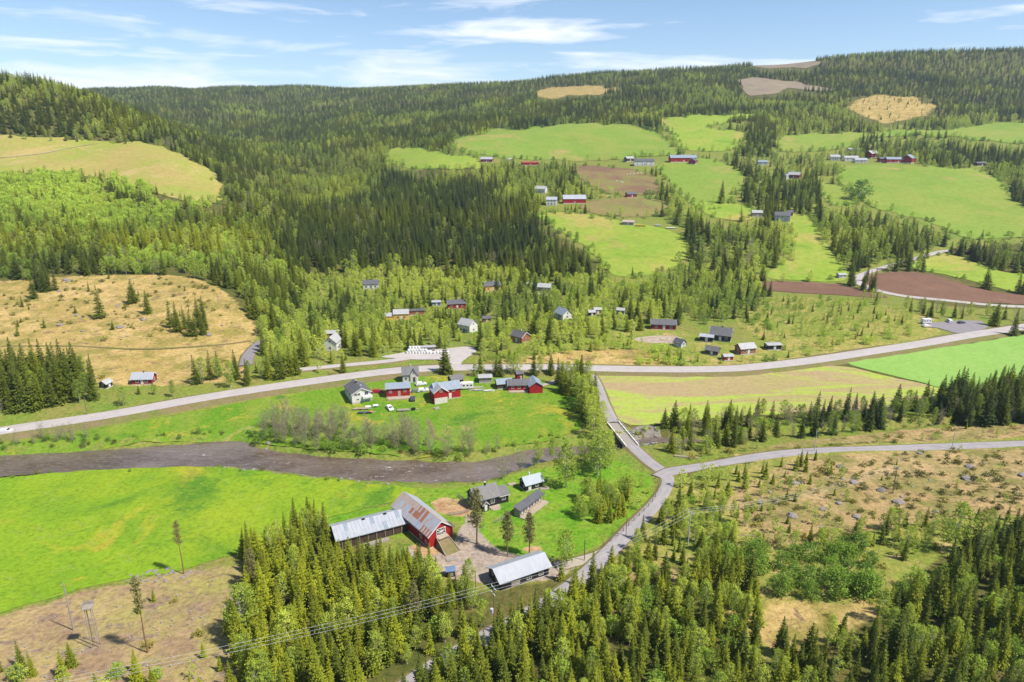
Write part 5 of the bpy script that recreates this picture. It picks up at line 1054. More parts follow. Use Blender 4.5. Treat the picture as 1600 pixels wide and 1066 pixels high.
# black cabin with blue-grey roof
e = house('cabin', 'small black cabin with blue-grey metal roof and white door near the river', 0, 0, 5.6, 3.7, 2.3, 1.6, 29.0, 'black', 'r_blue', cat='cabin', base=(5.6, 179.3), wins=[('front', .9, 1.4, .9, 1.0), ('left', -.6, 1.3, .5, .6), ('left', .7, 2.6, .4, .5)], doors=[('front', -1.5, .95, 1.9, 'trim')])
chimney(e, -.6, .2, 4.8, 'trim', .4)
# long open shed with dark roof and timber deck
p = np.array([5.2, 167.0]); z0 = float(H0(p[:1], p[1:])[0])
e = empty('open_shed', (p[0], p[1], z0), R(53.5), 'long narrow open shed with dark flat roof over a pale timber deck', 'shed')
v = [(-5.9,-.75,2.15),(5.9,-.75,2.15),(5.9,1.75,2.75),(-5.9,1.75,2.75)]; v += [(q[0], q[1], q[2]+.13) for q in v]
mobj('roof', v, [(3,2,1,0),(4,5,6,7),(0,1,5,4),(1,2,6,5),(2,3,7,6),(3,0,4,7)], M['r_dark'], e)
box('back_wall', -5.7, 5.7, 1.45, 1.55, -.3, 2.6, 'greywood', e); box('side_wall', -5.75, -5.65, -.4, 1.4, -.3, 2.2, 'greywood', e)
for i in range(11): box('deck_board', -5.7+i*1.04, -5.7+i*1.04+1.02, -2.2, 1.4, -.3, .25+.004*(i % 2), 'palewood', e)
for i in range(9): box('post', -5.6+i*1.4-.06, -5.6+i*1.4+.06, -.5, -.38, .256, 2.18, 'greywood', e)
for i in range(8): box('partition', -5.55+i*1.4, -5.55+i*1.4+.9, .2, .27, .256, 1.3+.5*(i % 3 == 0), 'greyblue' if i % 2 else 'palewood', e)
# grey roofed black shed
e = house('machine_shed', 'black timber shed with broad pale grey metal roof at the farm entrance', 0, 0, 12.6, 6.0, 2.7, 1.5, 28.5, 'black', 'r_zinc', cat='shed', base=(1.6, 136.0), wins=[('left', -.9, 2.0, .6, .8), ('left', 1.0, 2.4, .6, .8), ('front', 1.0, 1.3, 1.1, .8), ('front', 4.2, 1.3, 1.1, .8)], doors=[('front', -2.5, 2.2, 2.1, 'greywood')], over=.6)
# small blue roofed hut at the wood edge
house('hut', 'small black hut with bright blue roof at the spruce edge', 704, 899, 1.9, 1.7, 1.7, .5, 12, 'black', 'bluepaint', cat='hut', doors=[('front', .2, .7, 1.4, 'greywood')], over=.2, found=None)
# pallets, planks, tank by the farm
def planks(u, v, L, W, h, rot, mat, label, n=5, name='plank_stack', cat='planks', group=None):
    p = P(u, v); e = empty(name, p, R(rot), label, cat, group)
    for i in range(n):
        y0 = -W/2+W*i/n; box('plank', -L/2+random.uniform(0, .2), L/2-random.uniform(0, .2), y0+.02, y0+W/n-.02, -.1, h*random.uniform(.75, 1.), mat, e)
    return e
planks(851, 764, 3.0, 1.6, .35, 10, 'palewood', 'stack of pale planks between the black house and the cabin')
planks(590, 849, 6.0, 1.4, .7, 28, 'greywood', 'heap of grey boards in front of the barn wing', 6)
planks(1072, 715, 7.5, .9, .5, -14, 'palewood', 'pile of long pale timbers beside the river right of the bridge', 4)
planks(800, 757, 2.6, 1.2, .25, 20, 'palewood', 'low pallet of pale boards behind the black house', 4)
planks(706, 875, 3.0, 1.2, .3, 15, 'greywood', 'grey scrap boards on the farmyard gravel', 5)
# picket fences
def fence(pix, label, h=1.0, gap=.22, mat='greywood', posts=2.2, rails=True):
    c = resample(cast(dens(pix, 5, False))[:, :2], gap); o = c[0]; z0 = float(H0(o[:1], o[1:])[0]); e = empty('fence', (o[0], o[1], z0), 0, label, 'fence')
    pm = mesh_data('picket', *boxv(-.055, .055, -.015, .015, .05, h), M[mat]); tm_ = mesh_data('post', *boxv(-.07, .07, -.07, .07, -.4, h+.1), M[mat]); acc = 0; zz = H0(c[:, 0], c[:, 1])
    for i in range(len(c)-1):
        d = c[i+1]-c[i]; a = math.atan2(d[1], d[0])
        if rails: 
            k = link(bpy.data.objects.new('picket', pm), e); k.location = (c[i, 0]-o[0], c[i, 1]-o[1], zz[i]-z0); k.rotation_euler = (0, 0, a)
        acc += gap
        if acc > posts or i == 0:
            acc = 0; k = link(bpy.data.objects.new('post', tm_), e); n_ = (-math.sin(a)*.1, math.cos(a)*.1); k.location = (c[i, 0]-o[0]+n_[0], c[i, 1]-o[1]+n_[1], zz[i]-z0)
    V = []; F = []
    st = max(1, int(1.0/gap))
    for zr in ((.3*h, .8*h) if rails else (.35*h, .65*h, .95*h)):
        for i in range(0, len(c)-st, st): limb(V, F, (c[i, 0]-o[0], c[i, 1]-o[1], zz[i]-z0+zr), (c[i+st, 0]-o[0], c[i+st, 1]-o[1], zz[i+st]-z0+zr), .025 if rails else .012, .025 if rails else .012, 4)
    mobj('rail', V, F, M[mat], e)
fence([(746,852),(757,861),(772,867),(790,870),(812,873),(826,876)], 'grey picket fence curving along the farmyard below the pines', 1.0, .24)
fence([(702,806),(712,805),(722,803),(735,799)], 'short weathered picket fence between the red barn and the farmhouse', 1.0, .26)
fence([(774,818),(784,812),(794,806),(801,802)], 'grey picket fence running down to the open shed', 1.0, .26)
fence([(716,776),(722,781),(728,786)], 'short grey picket fence at the left of the farmhouse', 1.1, .26)
fence([(1024,748),(1028,764),(1020,784),(1003,803),(982,823),(962,842),(940,856)], 'wire paddock fence along the inside of the road bend', 1.2, .5, 'poletimber', 2.5, False)
# ------------------------------------------------------------------ poles and wires
def pole(u, v, h, label, arm=True, transf=False, mat='poletimber', rot=0., r=.12):
    p = P(u, v); e = empty('utility_pole', p, rot, label, 'pole', None); cyl('pole', (0, 0, -.8), (0, 0, h), r*1.15, mat, e, 8, r*.8); tops = []
    if arm:
        box('crossarm', -1.1, 1.1, -.06, .06, h-.35, h-.22, 'steel', e)
        for x in (-1., 0, 1.):
            cyl('insulator', (x, 0, h-.218), (x, 0, h+.05), .05, 'trim', e, 6); tops.append(Vector(p) + Matrix.Rotation(rot, 3, 'Z') @ Vector((x, 0, h+.06)))
    if transf:
        cyl('transformer', (.0, -.45, h*.42), (.0, -.45, h*.42+1.0), .33, 'steel', e, 10); box('bracket', -.05, .05, -.42, -.1, h*.5, h*.5+.1, 'steel', e)
        box('fuse_bar', -.9, .9, -.2, -.08, h-1.6, h-1.5, 'steel', e)
    return e, tops
W_ROT = R(-62)
_, t1 = pole(772, 985, 10.5, 'utility pole with crossarm and transformer in the foreground wood', True, True, rot=W_ROT)
_, t2 = pole(1075, 852, 9.5, 'grey utility pole under the wires right of the road bend', True, rot=W_ROT, mat='steel')
_, t3 = pole(1395, 770, 8.0, 'distant utility pole where the wires cross the heath', True, rot=W_ROT)
_, t0 = pole(-60, 1190, 11.0, 'utility pole beyond the lower left corner', True, rot=W_ROT)
def wire(a, b, sag, label):
    V = []; F = []; n = 26; a = Vector(a); b = Vector(b); pts = [a.lerp(b, i/n) - Vector((0, 0, sag*4*(i/n)*(1-i/n))) for i in range(n+1)]
    for i in range(n): limb(V, F, pts[i], pts[i+1], .02, .02, 4)
    tag(mobj('power_line', V, F, M['steel']), label, 'wire', 'overhead wires above the farm road')
for i, nm in enumerate(('upper', 'middle', 'lower')):
    wire(t0[i], t1[i], 1.2, nm+' pale wire running into the foreground stand, left of the transformer pole')
    wire(t1[i], t2[i], 2.0, nm+' pale wire crossing the grey-roofed shed and the farm road')
    wire(t2[i], t3[i], 2.2, nm+' pale wire stretching over the scrub towards the heath')
pole(913, 877, 6.0, 'dark wooden post at the mouth of the farm driveway', False); pole(978, 838, 6.5, 'thin dark pole standing beside the road bend', False, r=.08)
pole(743, 922, 5.0, 'short wooden pole at the left end of the grey-roofed shed', False, r=.09)
pole(1272, 706, 7.5, 'slim grey pole beside the side road left of centre', False, mat='steel', r=.1); pole(1487, 702, 7.5, 'slim grey pole beside the side road further right', False, mat='steel', r=.1)
pole(1365, 468, 9, 'dark pole below the ploughed field on the hill road', False); pole(136, 648, 7, 'brown pole on the main road verge by the tall spruces', False)
pole(115, 985, 11.5, 'bare grey pole on the felled ground, leftmost', False, mat='greywood', r=.14)
p = P(150, 1010); e = empty('hunting_stand', p, R(15), 'grey wooden hunting stand on tall stilts over the felled ground', 'hunting stand')
for x in (-.5, .5):
    for y in (-.4, .4): cyl('leg', (x*1.3, y*1.3, -.5), (x, y, 9.2), .09, 'greywood', e, 6)
box('platform', -.9, .9, -.8, .8, 9.2, 9.35, 'greywood', e); box('parapet', -.9, .9, .72, .8, 9.352, 10.1, 'greywood', e); box('parapet', -.9, -.82, -.8, .718, 9.352, 10.1, 'greywood', e)
# ------------------------------------------------------------------ bridge
a = cast([(957, 660)])[0]; b_ = cast([(987, 697)])[0]; mid_ = (a+b_)/2; ang = math.atan2(b_[1]-a[1], b_[0]-a[0]); BLn = float(np.hypot(*(b_-a)[:2]))+1.5
e = empty('bridge', (mid_[0], mid_[1], .35), ang, 'narrow concrete bridge with pale parapets over the river', 'bridge')
box('deck', -BLn/2, BLn/2, -2.35, 2.35, -.7, .0, 'concrete', e); box('roadway', -BLn/2+.01, BLn/2-.01, -1.95, 1.95, .004, .1, 'greywood', e)
for s in (-1, 1):
    box('parapet', -BLn/2, BLn/2, s*2.15-.2, s*2.15+.2, .004, .45, 'trim', e)
    for i in range(9): box('rail_post', -BLn/2+.4+i*(BLn-.8)/8-.05, -BLn/2+.4+i*(BLn-.8)/8+.05, s*2.15-.05, s*2.15+.05, .452, 1.2, 'steel', e)
    box('guard_rail', -BLn/2, BLn/2, s*2.15-.03, s*2.15+.03, 1.202, 1.35, 'trim', e)
    box('abutment', s*(BLn/2-1.2)-1.2, s*(BLn/2-1.2)+1.2, -2.6, 2.6, -3.4, -.704, 'concrete', e)
# ------------------------------------------------------------------ the farm across the river
e = house('white_house', 'white house with dark roof and balcony, leftmost of the farm across the river', 0, 0, 10.5, 7.4, 3.6, 1.9, -62, 'white', 'r_black', base=(-59.6, 246.5), wins=[('right', -2.2, 3.2, .9, .8), ('right', -1.0, 3.2, .9, .8), ('right', 1.9, 3.2, 1.3, 1.3), ('right', -1.5, 1.2, .7, .6), ('front', -2, 2.4, 1.2, 1.1), ('front', 2, 2.4, 1.2, 1.1)], chim=-1.5, trim='trim')
box('balcony', 5.3, 6.6, .2, 3.9, 1.5, 2.3, 'white', e); chimney(e, 2., .8, 5.6, 'steel', .4)
e = house('red_barn', 'plain red barn with blue-grey roof between the white house and the larger barn', 0, 0, 9.0, 5.2, 3.6, 1.3, 10, 'red', 'r_blue', cat='barn', base=(-44.4, 248.8), wins=[('front', -2.9, 2.2, .8, .7), ('front', 2.6, 2.3, .8, .7)], doors=[('front', .4, 1.0, 2.1, 'palewood')], trim=None)
box('deck', -4.2, 4.4, -5.0, -2.66, -.6, .12, 'palewood', e)
e = house('white_house', 'small white house with steep dark roof and front gable beside the road', 0, 0, 6.2, 4.6, 3.4, 2.4, 10, 'cream', 'r_dark', base=(-41.4, 261.5), wins=[('front', -1.8, 1.6, .8, 1.0), ('right', 0, 3.9, .7, .9)], chim=.3, chm='concrete')
walls(e, 3.0, 2.6, 3.4, 1.9, 'cream', 'gable_wall', (1.3, -1.3, 0), math.pi/2); roof(e, 3.0, 2.6, 3.4, 1.9, 'r_dark', .3, 'gable_roof', (1.3, -1.3, 0), math.pi/2)
o = window(e, 0, 5.6, 'front', 1.3, 4.0, .6, .8); d = door(e, 0, 5.66, 'front', 1.5, .9, 1.9, 'cardark')
e = house('red_barn', 'red barn with blue-grey roof, white trim and a pale ground floor end', 0, 0, 10.0, 6.2, 4.0, 2.0, 22, 'red', 'r_blue', cat='barn', base=(-25.6, 246.9), wins=[('front', 2.2, 3.4, 1.1, .7)], doors=[('front', .8, 1.1, 2.1, 'trim')], trim='trim')
walls(e, 6.6, 5.4, 4.1, 2.0, 'red', 'gable_wall', (-3.4, -1.9, 0), math.pi/2); roof(e, 6.6, 5.4, 4.1, 2.0, 'r_zinc', .35, 'gable_roof', (-3.4, -1.9, 0), math.pi/2)
box('garage_front', -6.0, -.9, -5.34, -5.22, -.8, 1.9, 'cream', e); o = window(e, 0, 10.5, 'front', -3.4, 4.6, .8, .8)
for s in (-1, 1):
    v = [(-3.4+s*3.05, -5.58, 3.8), (-3.4, -5.58, 5.98), (-3.4, -5.58, 6.26), (-3.4+s*3.05, -5.58, 4.1)]; v += [(q[0], q[1]-.05, q[2]) for q in v]
    mobj('barge_board', v, [(0,1,2,3),(7,6,5,4),(0,4,5,1),(1,5,6,2),(2,6,7,3),(3,7,4,0)], M['trim'], e)
house('shed', 'small dark brown shed with slate roof behind the camper van', 712, 600, 5.0, 3.8, 2.4, 1.5, 32, 'darkbrown', 'r_black', cat='shed', doors=[('front', 0, 1.2, 1.8, 'greywood')])
house('shed', 'low dark shed with blue-grey roof between the camper and the red house', 787, 605, 6.0, 4.2, 2.3, 1.3, 14, 'darkbrown', 'r_blue', cat='shed', doors=[('front', 1, 1.6, 1.9, 'greywood')])
house('outhouse', 'narrow two-storey red outhouse with dark roof behind the red house', 811, 596, 2.6, 2.4, 3.8, .7, 20, 'darkred', 'r_dark', cat='outhouse', wins=[('front', .3, 2.8, .6, .7)])
e = house('red_house', 'long red house with blue-grey roof and right-hand gable wing', 0, 0, 8.4, 5.0, 2.5, 1.5, 4, 'red', 'r_dark', base=(2.6, 254.6), wins=row('front', 3, 7.5, 1.5, .9, 1.) + [('left', 0, 1.5, 1., 1.)], chim=1., chm='trim', trim='trim')
walls(e, 7.4, 5.2, 2.7, 1.7, 'red', 'gable_wall', (6.2, -1.2, 0), math.pi/2+.1); roof(e, 7.4, 5.2, 2.7, 1.7, 'r_blue', .35, 'gable_roof', (6.2, -1.2, 0), math.pi/2+.1)
box('terrace', -4, 3.2, -4.4, -2.56, -.4, .2, 'palewood', e)
house('carport', 'pale flat-roofed carport half hidden behind a birch by the camper', 758, 596, 5.0, 4.0, 2.3, .5, 6, 'greywood', 'r_ltgrey', cat='carport')
# ------------------------------------------------------------------ vehicles
def car(u, v, rot, mat, label, kind='car'):
    p = P(u, v); e = empty('parked_car' if kind == 'car' else kind, p, R(rot), label, 'car' if kind == 'car' else 'van')
    L = 4.4; w = .88; hi = {'car': 1.45, 'delivery_van': 1.85}[kind]
    prof = [(-2.2,.35),(-2.18,.85),(-1.95,.98),(-1.7,hi*.96),(-1.1,hi),(.35,hi),(1.0,1.0),(1.9,.86),(2.18,.68),(2.2,.35)] if kind == 'car' else [(-2.2,.35),(-2.2,1.6),(-2.05,hi),(.7,hi),(1.45,1.1),(2.05,.95),(2.2,.7),(2.2,.35)]
    V = []; n = len(prof)
    for y, k in ((-w, 0), (-w*.98, 1), (w*.98, 1), (w, 0)):
        for x, z in prof: V.append((x*(1 if k else .995), y*(1-.16*max(0, (z-.95))) if not k else y*(1-.16*max(0, (z-.95))), z if k else max(.35, z-.02)))
    F = []
    for r_ in range(3):
        for i in range(n-1): a_ = r_*n+i; F.append((a_, a_+1, a_+n+1, a_+n))
    F.append(tuple(range(n-1, -1, -1))); F.append(tuple(range(3*n, 4*n))); F += [(r_*n+n-1, r_*n, r_*n+n, r_*n+2*n-1) for r_ in range(3)]
    mobj('body', V, F, M[mat], e)
    for s in (-1, 1):
        y = s*(w+.012)*.955; v = [(-1.55, y, 1.0), (.75, y, 1.0), (.3, y*.955, hi-.1), (-1.35, y*.955, hi-.1)]; v += [(q[0], q[1]-s*.03, q[2]) for q in v]
        mobj('side_window', v, [(0,1,2,3),(7,6,5,4),(0,4,5,1),(1,5,6,2),(2,6,7,3),(3,7,4,0)], M['glass'], e)
        for x in (-1.35, 1.35):
            wl = cyl('wheel', (x, s*(w-.14), .32), (x, s*(w+.03), .32), .32, 'rubber', e, 12); cyl('rim', (x, s*(w+.031), .32), (x, s*(w+.045), .32), .19, 'steel', wl, 10)
        box('headlight', 2.12, 2.22, s*.6-.16, s*.6+.16, .6, .72, 'trim', e)
    v = [(1.0,-.72,1.03),(1.0,.72,1.03),(.42,.64,hi-.06),(.42,-.64,hi-.06)] if kind == 'car' else [(1.42,-.72,1.18),(1.42,.72,1.18),(.78,.66,hi-.1),(.78,-.66,hi-.1)]
    v += [(q[0]+.05, q[1], q[2]+.03) for q in v]; mobj('windscreen', v, [(3,2,1,0),(4,5,6,7),(0,1,5,4),(1,2,6,5),(2,3,7,6),(3,0,4,7)], M['glass'], e)
    return e
car(590, 614, 8, 'carred', 'dark red car parked between the white house and the red barn'); car(658, 602, 20, 'carwhite', 'white car on the farm track behind the larger red barn')
car(645, 625, 95, 'cardark', 'dark blue car at the right end of the plain red barn'); car(652, 613, 10, 'cargreen', 'grey-green car parked at the left end of the larger red barn')
car(609, 640, -60, 'carwhite', 'white car with dark glass on the lawn below the red barn'); car(10, 676, 8, 'carwhite', 'white car driving on the main road at the left edge')
car(661, 612, 15, 'carwhite', 'pale car tucked beside the larger red barn, right of the green one'); car(1448, 511, 10, 'carwhite', 'white car in front of the caravan at the roadside pull-in')
car(1483, 504, 80, 'carwhite', 'white vehicle standing alone behind the roadside pull-in', 'delivery_van'); car(1502, 506, 20, 'cardark', 'dark car at the back of the roadside pull-in')
def camper(u, v, rot, label, name='camper_van', cab=True):
    p = P(u, v); e = empty(name, p, R(rot), label, name.replace('_', ' '))
    box('body', -2.9, 1.9, -1.1, 1.1, .5, 2.85, 'carwhite', e, .12)
    if cab: box('overcab', 1.91, 2.9, -1.05, 1.05, 1.75, 2.8, 'carwhite', e, .2); box('cab', 1.91, 3.3, -.95, .95, .5, 1.74, 'carwhite', e, .2); box('windscreen', 3.02, 3.33, -.8, .8, 1.15, 1.6, 'glass', e, .03)
    for x in (-2., -.6, .9):
        for s in (-1, 1): box('window', x-.4, x+.4, s*1.08-.03*(s < 0)-0.0, s*1.08+.05, 1.6, 2.15, 'glass', e)
    for x in (-1.9, 2.5 if cab else -.6):
        for s in (-1, 1): wl = cyl('wheel', (x, s*.85, .35), (x, s*1.08, .35), .35, 'rubber', e, 12); cyl('rim', (x, s*1.081, .35), (x, s*1.1, .35), .2, 'steel', wl, 10)
    return e
camper(728, 608, 188, 'large white camper van parked among the farm sheds'); camper(1448, 506, 5, 'white caravan at the roadside pull-in', 'caravan', False)
# trailers and boats on the lawn
def trailer(u, v, rot, mat, label, L=3.2, W=1.4, name='trailer'):
    p = P(u, v); e = empty(name, p, R(rot), label, 'trailer'); box('bed', -L/2, L/2, -W/2, W/2, .45, .85, mat, e, .05); box('drawbar', L/2, L/2+1.2, -.06, .06, .5, .6, 'steel', e)
    for s in (-1, 1): cyl('wheel', (-.2, s*(W/2+.02), .3), (-.2, s*(W/2+.2), .3), .3, 'rubber', e, 10)
    return e
trailer(575, 638, 5, 'carwhite', 'white covered trailer left of the row on the lawn', 2.0, 1.3); trailer(587, 636, 5, 'carwhite', 'white trailer in the middle of the row on the lawn', 1.9, 1.3)
trailer(630, 643, 8, 'greywood', 'long grey flat trailer on the lawn below the red barn', 4.4, 1.3); trailer(570, 647, 5, 'cardark', 'long dark trailer at the front of the lawn row', 5.0, .9); trailer(580, 646, 5, 'orange', 'small orange implement at the end of the dark trailer', 1.2, 1.0)
trailer(564, 641, 6, 'palewood', 'long low timber trailer on the lawn in front of the white house', 6.0, .9); trailer(646, 641, 10, 'rubber', 'low black trailer beside the grey flat trailer', 1.6, 1.2)
def boat(u, v, rot, mat, label):
    p = P(u, v); e = empty('rowing_boat', p, R(rot), label, 'boat'); V = []; F = []; n = 9
    for i in range(n):
        t_ = i/(n-1)*2-1; w_ = .75*(1-abs(t_)**2.4)+.02; x = t_*2.2
        V += [(x, -w_, .55+.15*t_*t_), (x, -w_*.7, .15), (x, 0, .05), (x, w_*.7, .15), (x, w_, .55+.15*t_*t_)]
    for i in range(n-1):
        for k in range(4): a_ = i*5+k; F.append((a_, a_+5, a_+6, a_+1))
    o = mobj('hull', V, F, M[mat], e); o.modifiers.new('t', 'SOLIDIFY').thickness = .05
    for x in (-.9, .2, 1.1): box('thwart', x-.12, x+.12, -.55, .55, .4, .44, 'palewood', e)
boat(764, 612, 12, 'carwhite', 'white upturned-looking boat at the end of the lumber, right of the camper'); boat(748, 611, 8, 'greyblue', 'grey boat lying left of the white boat')
planks(745, 606, 5.5, 1.3, .4, 12, 'palewood', 'stack of pale lumber right of the camper van', 5); planks(742, 610, 5, 1.0, .3, 6, 'greywood', 'grey lumber row in front of the pale stack', 4)
planks(682, 639, 2.2, 1.6, .5, 40, 'greywood', 'heap of scrap timber at the corner of the larger red barn', 5)
# ------------------------------------------------------------------ houses of the village and the hill farms
def far(name, label, u, v, L, W, hw, rise, rot, wm, rm, nf=2, cat='house', chim=None, group=None, two=False, trim=None, chm='concrete'):
    ws = row('front', nf, L*.9, 1.6 if hw < 4 else 1.5, 1.1, 1.1) if nf else []
    if two and nf: ws += row('front', nf, L*.9, 4.0, 1.0, 1.0)
    if nf: ws += [('right', 0, 1.6, 1., 1.), ('left', 0, 1.6, 1., 1.)]
    if rise > 2 and nf: ws += [('right', 0, hw+.5, .8, .9), ('left', 0, hw+.5, .8, .9)]
    return house(name, label, u, v, L, W, hw, rise, rot, wm, rm, cat, ws, [('front', L*.02, 1., 2., 'trim' if wm != 'white' else 'cardark')] if nf else [('front', 0, 1.6, 1.8, 'greywood')], chim, chm, trim, group=group)
far('red_cabin', 'small red cabin with pale metal roof below the straw clearing', 226, 598, 7.8, 4.8, 2.4, 1.9, 4, 'darkred', 'r_zinc', 2, 'cabin', .3, trim='trim', chm='brown')
far('hut', 'tiny black hut with white roof left of the red cabin', 166, 605, 3.4, 3.0, 2.0, 1.1, 80, 'black', 'r_ltgrey', 1, 'hut')
far('white_house', 'tall white house in the trees in front of a red-walled barn', 521, 545, 8, 6, 4.2, 2.4, 84, 'white', 'r_ltgrey', 2, two=True)
far('red_barn', 'low dark red barn just behind the tall white house', 523, 530, 9, 5, 3.6, .8, 4, 'darkred', 'r_ltgrey', 0, 'barn')
e = far('yellow_house', 'pale yellow house with light grey roof and small side wing', 627, 498, 8.5, 6, 3.6, 1.9, 8, 'yellow', 'r_ltgrey', 2)
walls(e, 5, 4.5, 2.4, 1.4, 'yellow', 'wing_wall', (-6.6, -.6, 0), 0); roof(e, 5, 4.5, 2.4, 1.4, 'r_ltgrey', .3, 'wing_roof', (-6.6, -.6, 0), 0)
far('brown_shed', 'long brown shed behind the pale yellow house', 651, 491, 9, 4, 2.6, .6, 12, 'brown', 'r_dark', 0, 'shed')
far('red_house', 'red house with dark roof on the cleared slope in the village', 713, 481, 10.5, 6.5, 3.2, 1.7, 12, 'red', 'r_dark', 3, chim=1., trim='trim')
far('shed', 'small dark blue shed with pale roof left of the red slope house', 682, 477, 5, 4, 2.4, .6, 5, 'bluepaint', 'r_zinc', 1, 'shed')
far('yellow_house', 'bright yellow house with dark roof at the forest foot', 768, 453, 10, 7, 3.4, 2.0, 18, 'yellow', 'r_dark', 3, chim=1., trim='trim')
far('white_house', 'white house with pale roof on the bank above the village yard', 731, 518, 7.5, 6.5, 4.2, 2.4, -35, 'white', 'r_ltgrey', 2, two=True)
far('red_hut', 'small red hut between birches right of the white house', 760, 503, 4.5, 3.5, 2.4, .9, 8, 'brown', 'r_dark', 1, 'hut')
far('red_house', 'red-brown cottage with dark roof and white gable trim by the yard', 813, 533, 7.0, 6.0, 3.0, 2.0, -42, 'brown', 'r_black', 2, chim=.5, trim='trim')
far('white_house', 'white house with blue-grey roof deep among the birches', 880, 497, 7.5, 6, 3.0, 2.4, -58, 'white', 'r_blue', 2)
far('white_house', 'white house with dark roof at the foot of the dark forest', 580, 450, 10, 7, 3.4, 2.0, 8, 'white', 'r_dark', 3)
far('grey_house', 'grey cottage right of the bright yellow house', 851, 454, 8, 6, 2.8, 1.8, -14, 'greywood', 'r_ltgrey', 2); far('hut', 'tiny grey hut between the yellow house and the grey cottage', 827, 450, 4, 3.4, 2.4, 1., 10, 'greyblue', 'r_ltgrey', 1, 'hut')
far('hut', 'tiny dark hut with white roof in the birch wood', 924, 493, 3.5, 3, 2.2, .8, 10, 'black', 'r_ltgrey', 1, 'hut'); far('hut', 'tiny red-brown hut right of the dark one in the birch wood', 933, 490, 4, 3, 2.6, .8, 10, 'brown', 'r_ltgrey', 1, 'hut'); far('hut', 'tiny blue-black hut alone in the birch wood', 970, 491, 4, 3.4, 2.6, .9, -20, 'bluepaint', 'r_ltgrey', 1, 'hut')
far('red_house', 'long red house with dark roof above the gravel turning place', 1036, 513, 12, 6, 2.8, 1.8, -8, 'darkred', 'r_dark', 3, trim='trim')
e = far('black_house', 'black house with dark roof and white gable trim near the main road', 1126, 530, 9.5, 7, 3.0, 3.0, -24, 'black', 'r_dark', 3, chim=.5, chm='black', trim='trim')
far('shed', 'flat black shed with pale roof left of the black house', 1104, 532, 6, 5, 2.4, .5, -20, 'black', 'r_zinc', 1, 'shed'); far('shed', 'small white-walled shed with blue-grey roof by the gravel place', 1062, 541, 4.2, 3.6, 2.0, 1.6, -50, 'greyblue', 'r_dark', 1, 'shed')
far('shed', 'weathered dark shed in the garden below the black house', 1113, 553, 5.5, 4, 2.2, 1.4, -30, 'darkbrown', 'r_black', 1, 'shed'); far('red_hut', 'small bright red hut with white roof near the main road', 1136, 562, 4, 3.2, 2.0, .6, 8, 'red', 'r_ltgrey', 1, 'hut')
far('red_house', 'red-brown house half hidden by a pale tree near the main road', 1164, 551, 7.5, 5, 2.8, 1.7, 15, 'brown', 'r_ltgrey', 2); far('carport', 'black carport with light roof right of the red-brown house', 1207, 545, 6.5, 4, 2.3, .4, 6, 'black', 'r_ltgrey', 1, 'carport')
far('hut', 'tiny pale hut on the slope left of the hill road', 1314, 434, 5, 4, 2.4, .8, 5, 'greyblue', 'r_ltgrey', 1, 'hut')
# hill farms
e = far('red_barn', 'long red hill barn with white metal roof', 897, 317, 22, 9, 4.2, 3.4, 2, 'red', 'r_zinc', 0, 'barn')
far('white_house', 'tall white farmhouse in front of the long red hill barn', 862, 320, 10, 8, 5.2, 2.2, -6, 'white', 'r_zinc', 3, two=True); far('white_house', 'white house with grey roof uphill left of the long red barn', 845, 301, 12, 8, 4.2, 2.6, -20, 'white', 'r_ltgrey', 3)
far('red_hut', 'small dark red barn at the right end of the hill farmyard', 986, 308, 10, 6, 3.2, 2.0, 10, 'darkred', 'r_dark', 1, 'hut')
far('red_house', 'dark red house left of the upper oval field entrance', 761, 253, 15, 9, 3.6, 2.4, -10, 'darkred', 'r_zinc', 2); far('red_barn', 'red barn with red roof below the oval field', 828, 258, 22, 9, 3.4, 1.6, 6, 'red', 'brown', 0, 'barn'); far('shed', 'grey shed beside the red-roofed barn below the oval field', 796, 253, 9, 7, 3.2, 1.5, 10, 'greywood', 'r_ltgrey', 1, 'shed')
far('white_house', 'long white house with dark roof below the oval field', 1006, 258, 24, 10, 5.0, 2.6, -4, 'white', 'r_dark', 4, two=True); far('shed', 'dark shed with pale roof joined left of the long white house', 983, 252, 10, 8, 3.6, 2.2, 15, 'darkbrown', 'r_ltgrey', 1, 'shed')
far('red_barn', 'long red barn with blue-grey roof right of the long white house', 1066, 253, 32, 11, 5.0, 3.2, 2, 'red', 'r_blue', 3, 'barn', trim='trim'); far('red_hut', 'red outbuilding with white trim at the right of the long red barn', 1083, 256, 12, 8, 4.0, 2.4, 60, 'darkred', 'r_dark', 2, 'outhouse', trim='trim')
far('red_house', 'dark red cottage with white roof in the trees below the upland field', 1241, 278, 13, 8, 3.6, 2.8, -38, 'darkred', 'r_ltgrey', 2); far('blue_hut', 'small blue-grey hut left of the dark red cottage', 1227, 280, 5, 5, 4, 1.5, 40, 'greyblue', 'r_blue', 1, 'hut')
far('grey_house', 'grey house with slate roof beside the dark spruce grove', 1222, 345, 13, 8, 5.0, 2.8, -20, 'greyblue', 'r_dark', 3, two=True); far('shed', 'grey shed with pale roof left of the slate-roofed grey house', 1182, 338, 9, 7, 3.6, 1.8, -8, 'greywood', 'r_ltgrey', 1, 'shed'); far('red_hut', 'dark red annex just right of the slate-roofed grey house', 1233, 337, 6, 5, 3.2, 1.6, -20, 'darkred', 'r_dark', 1, 'hut')
far('white_hut', 'small pale hut among bushes below the upland field', 1191, 257, 11, 7, 3, 1.8, -6, 'greyblue', 'r_blue', 2, 'hut')
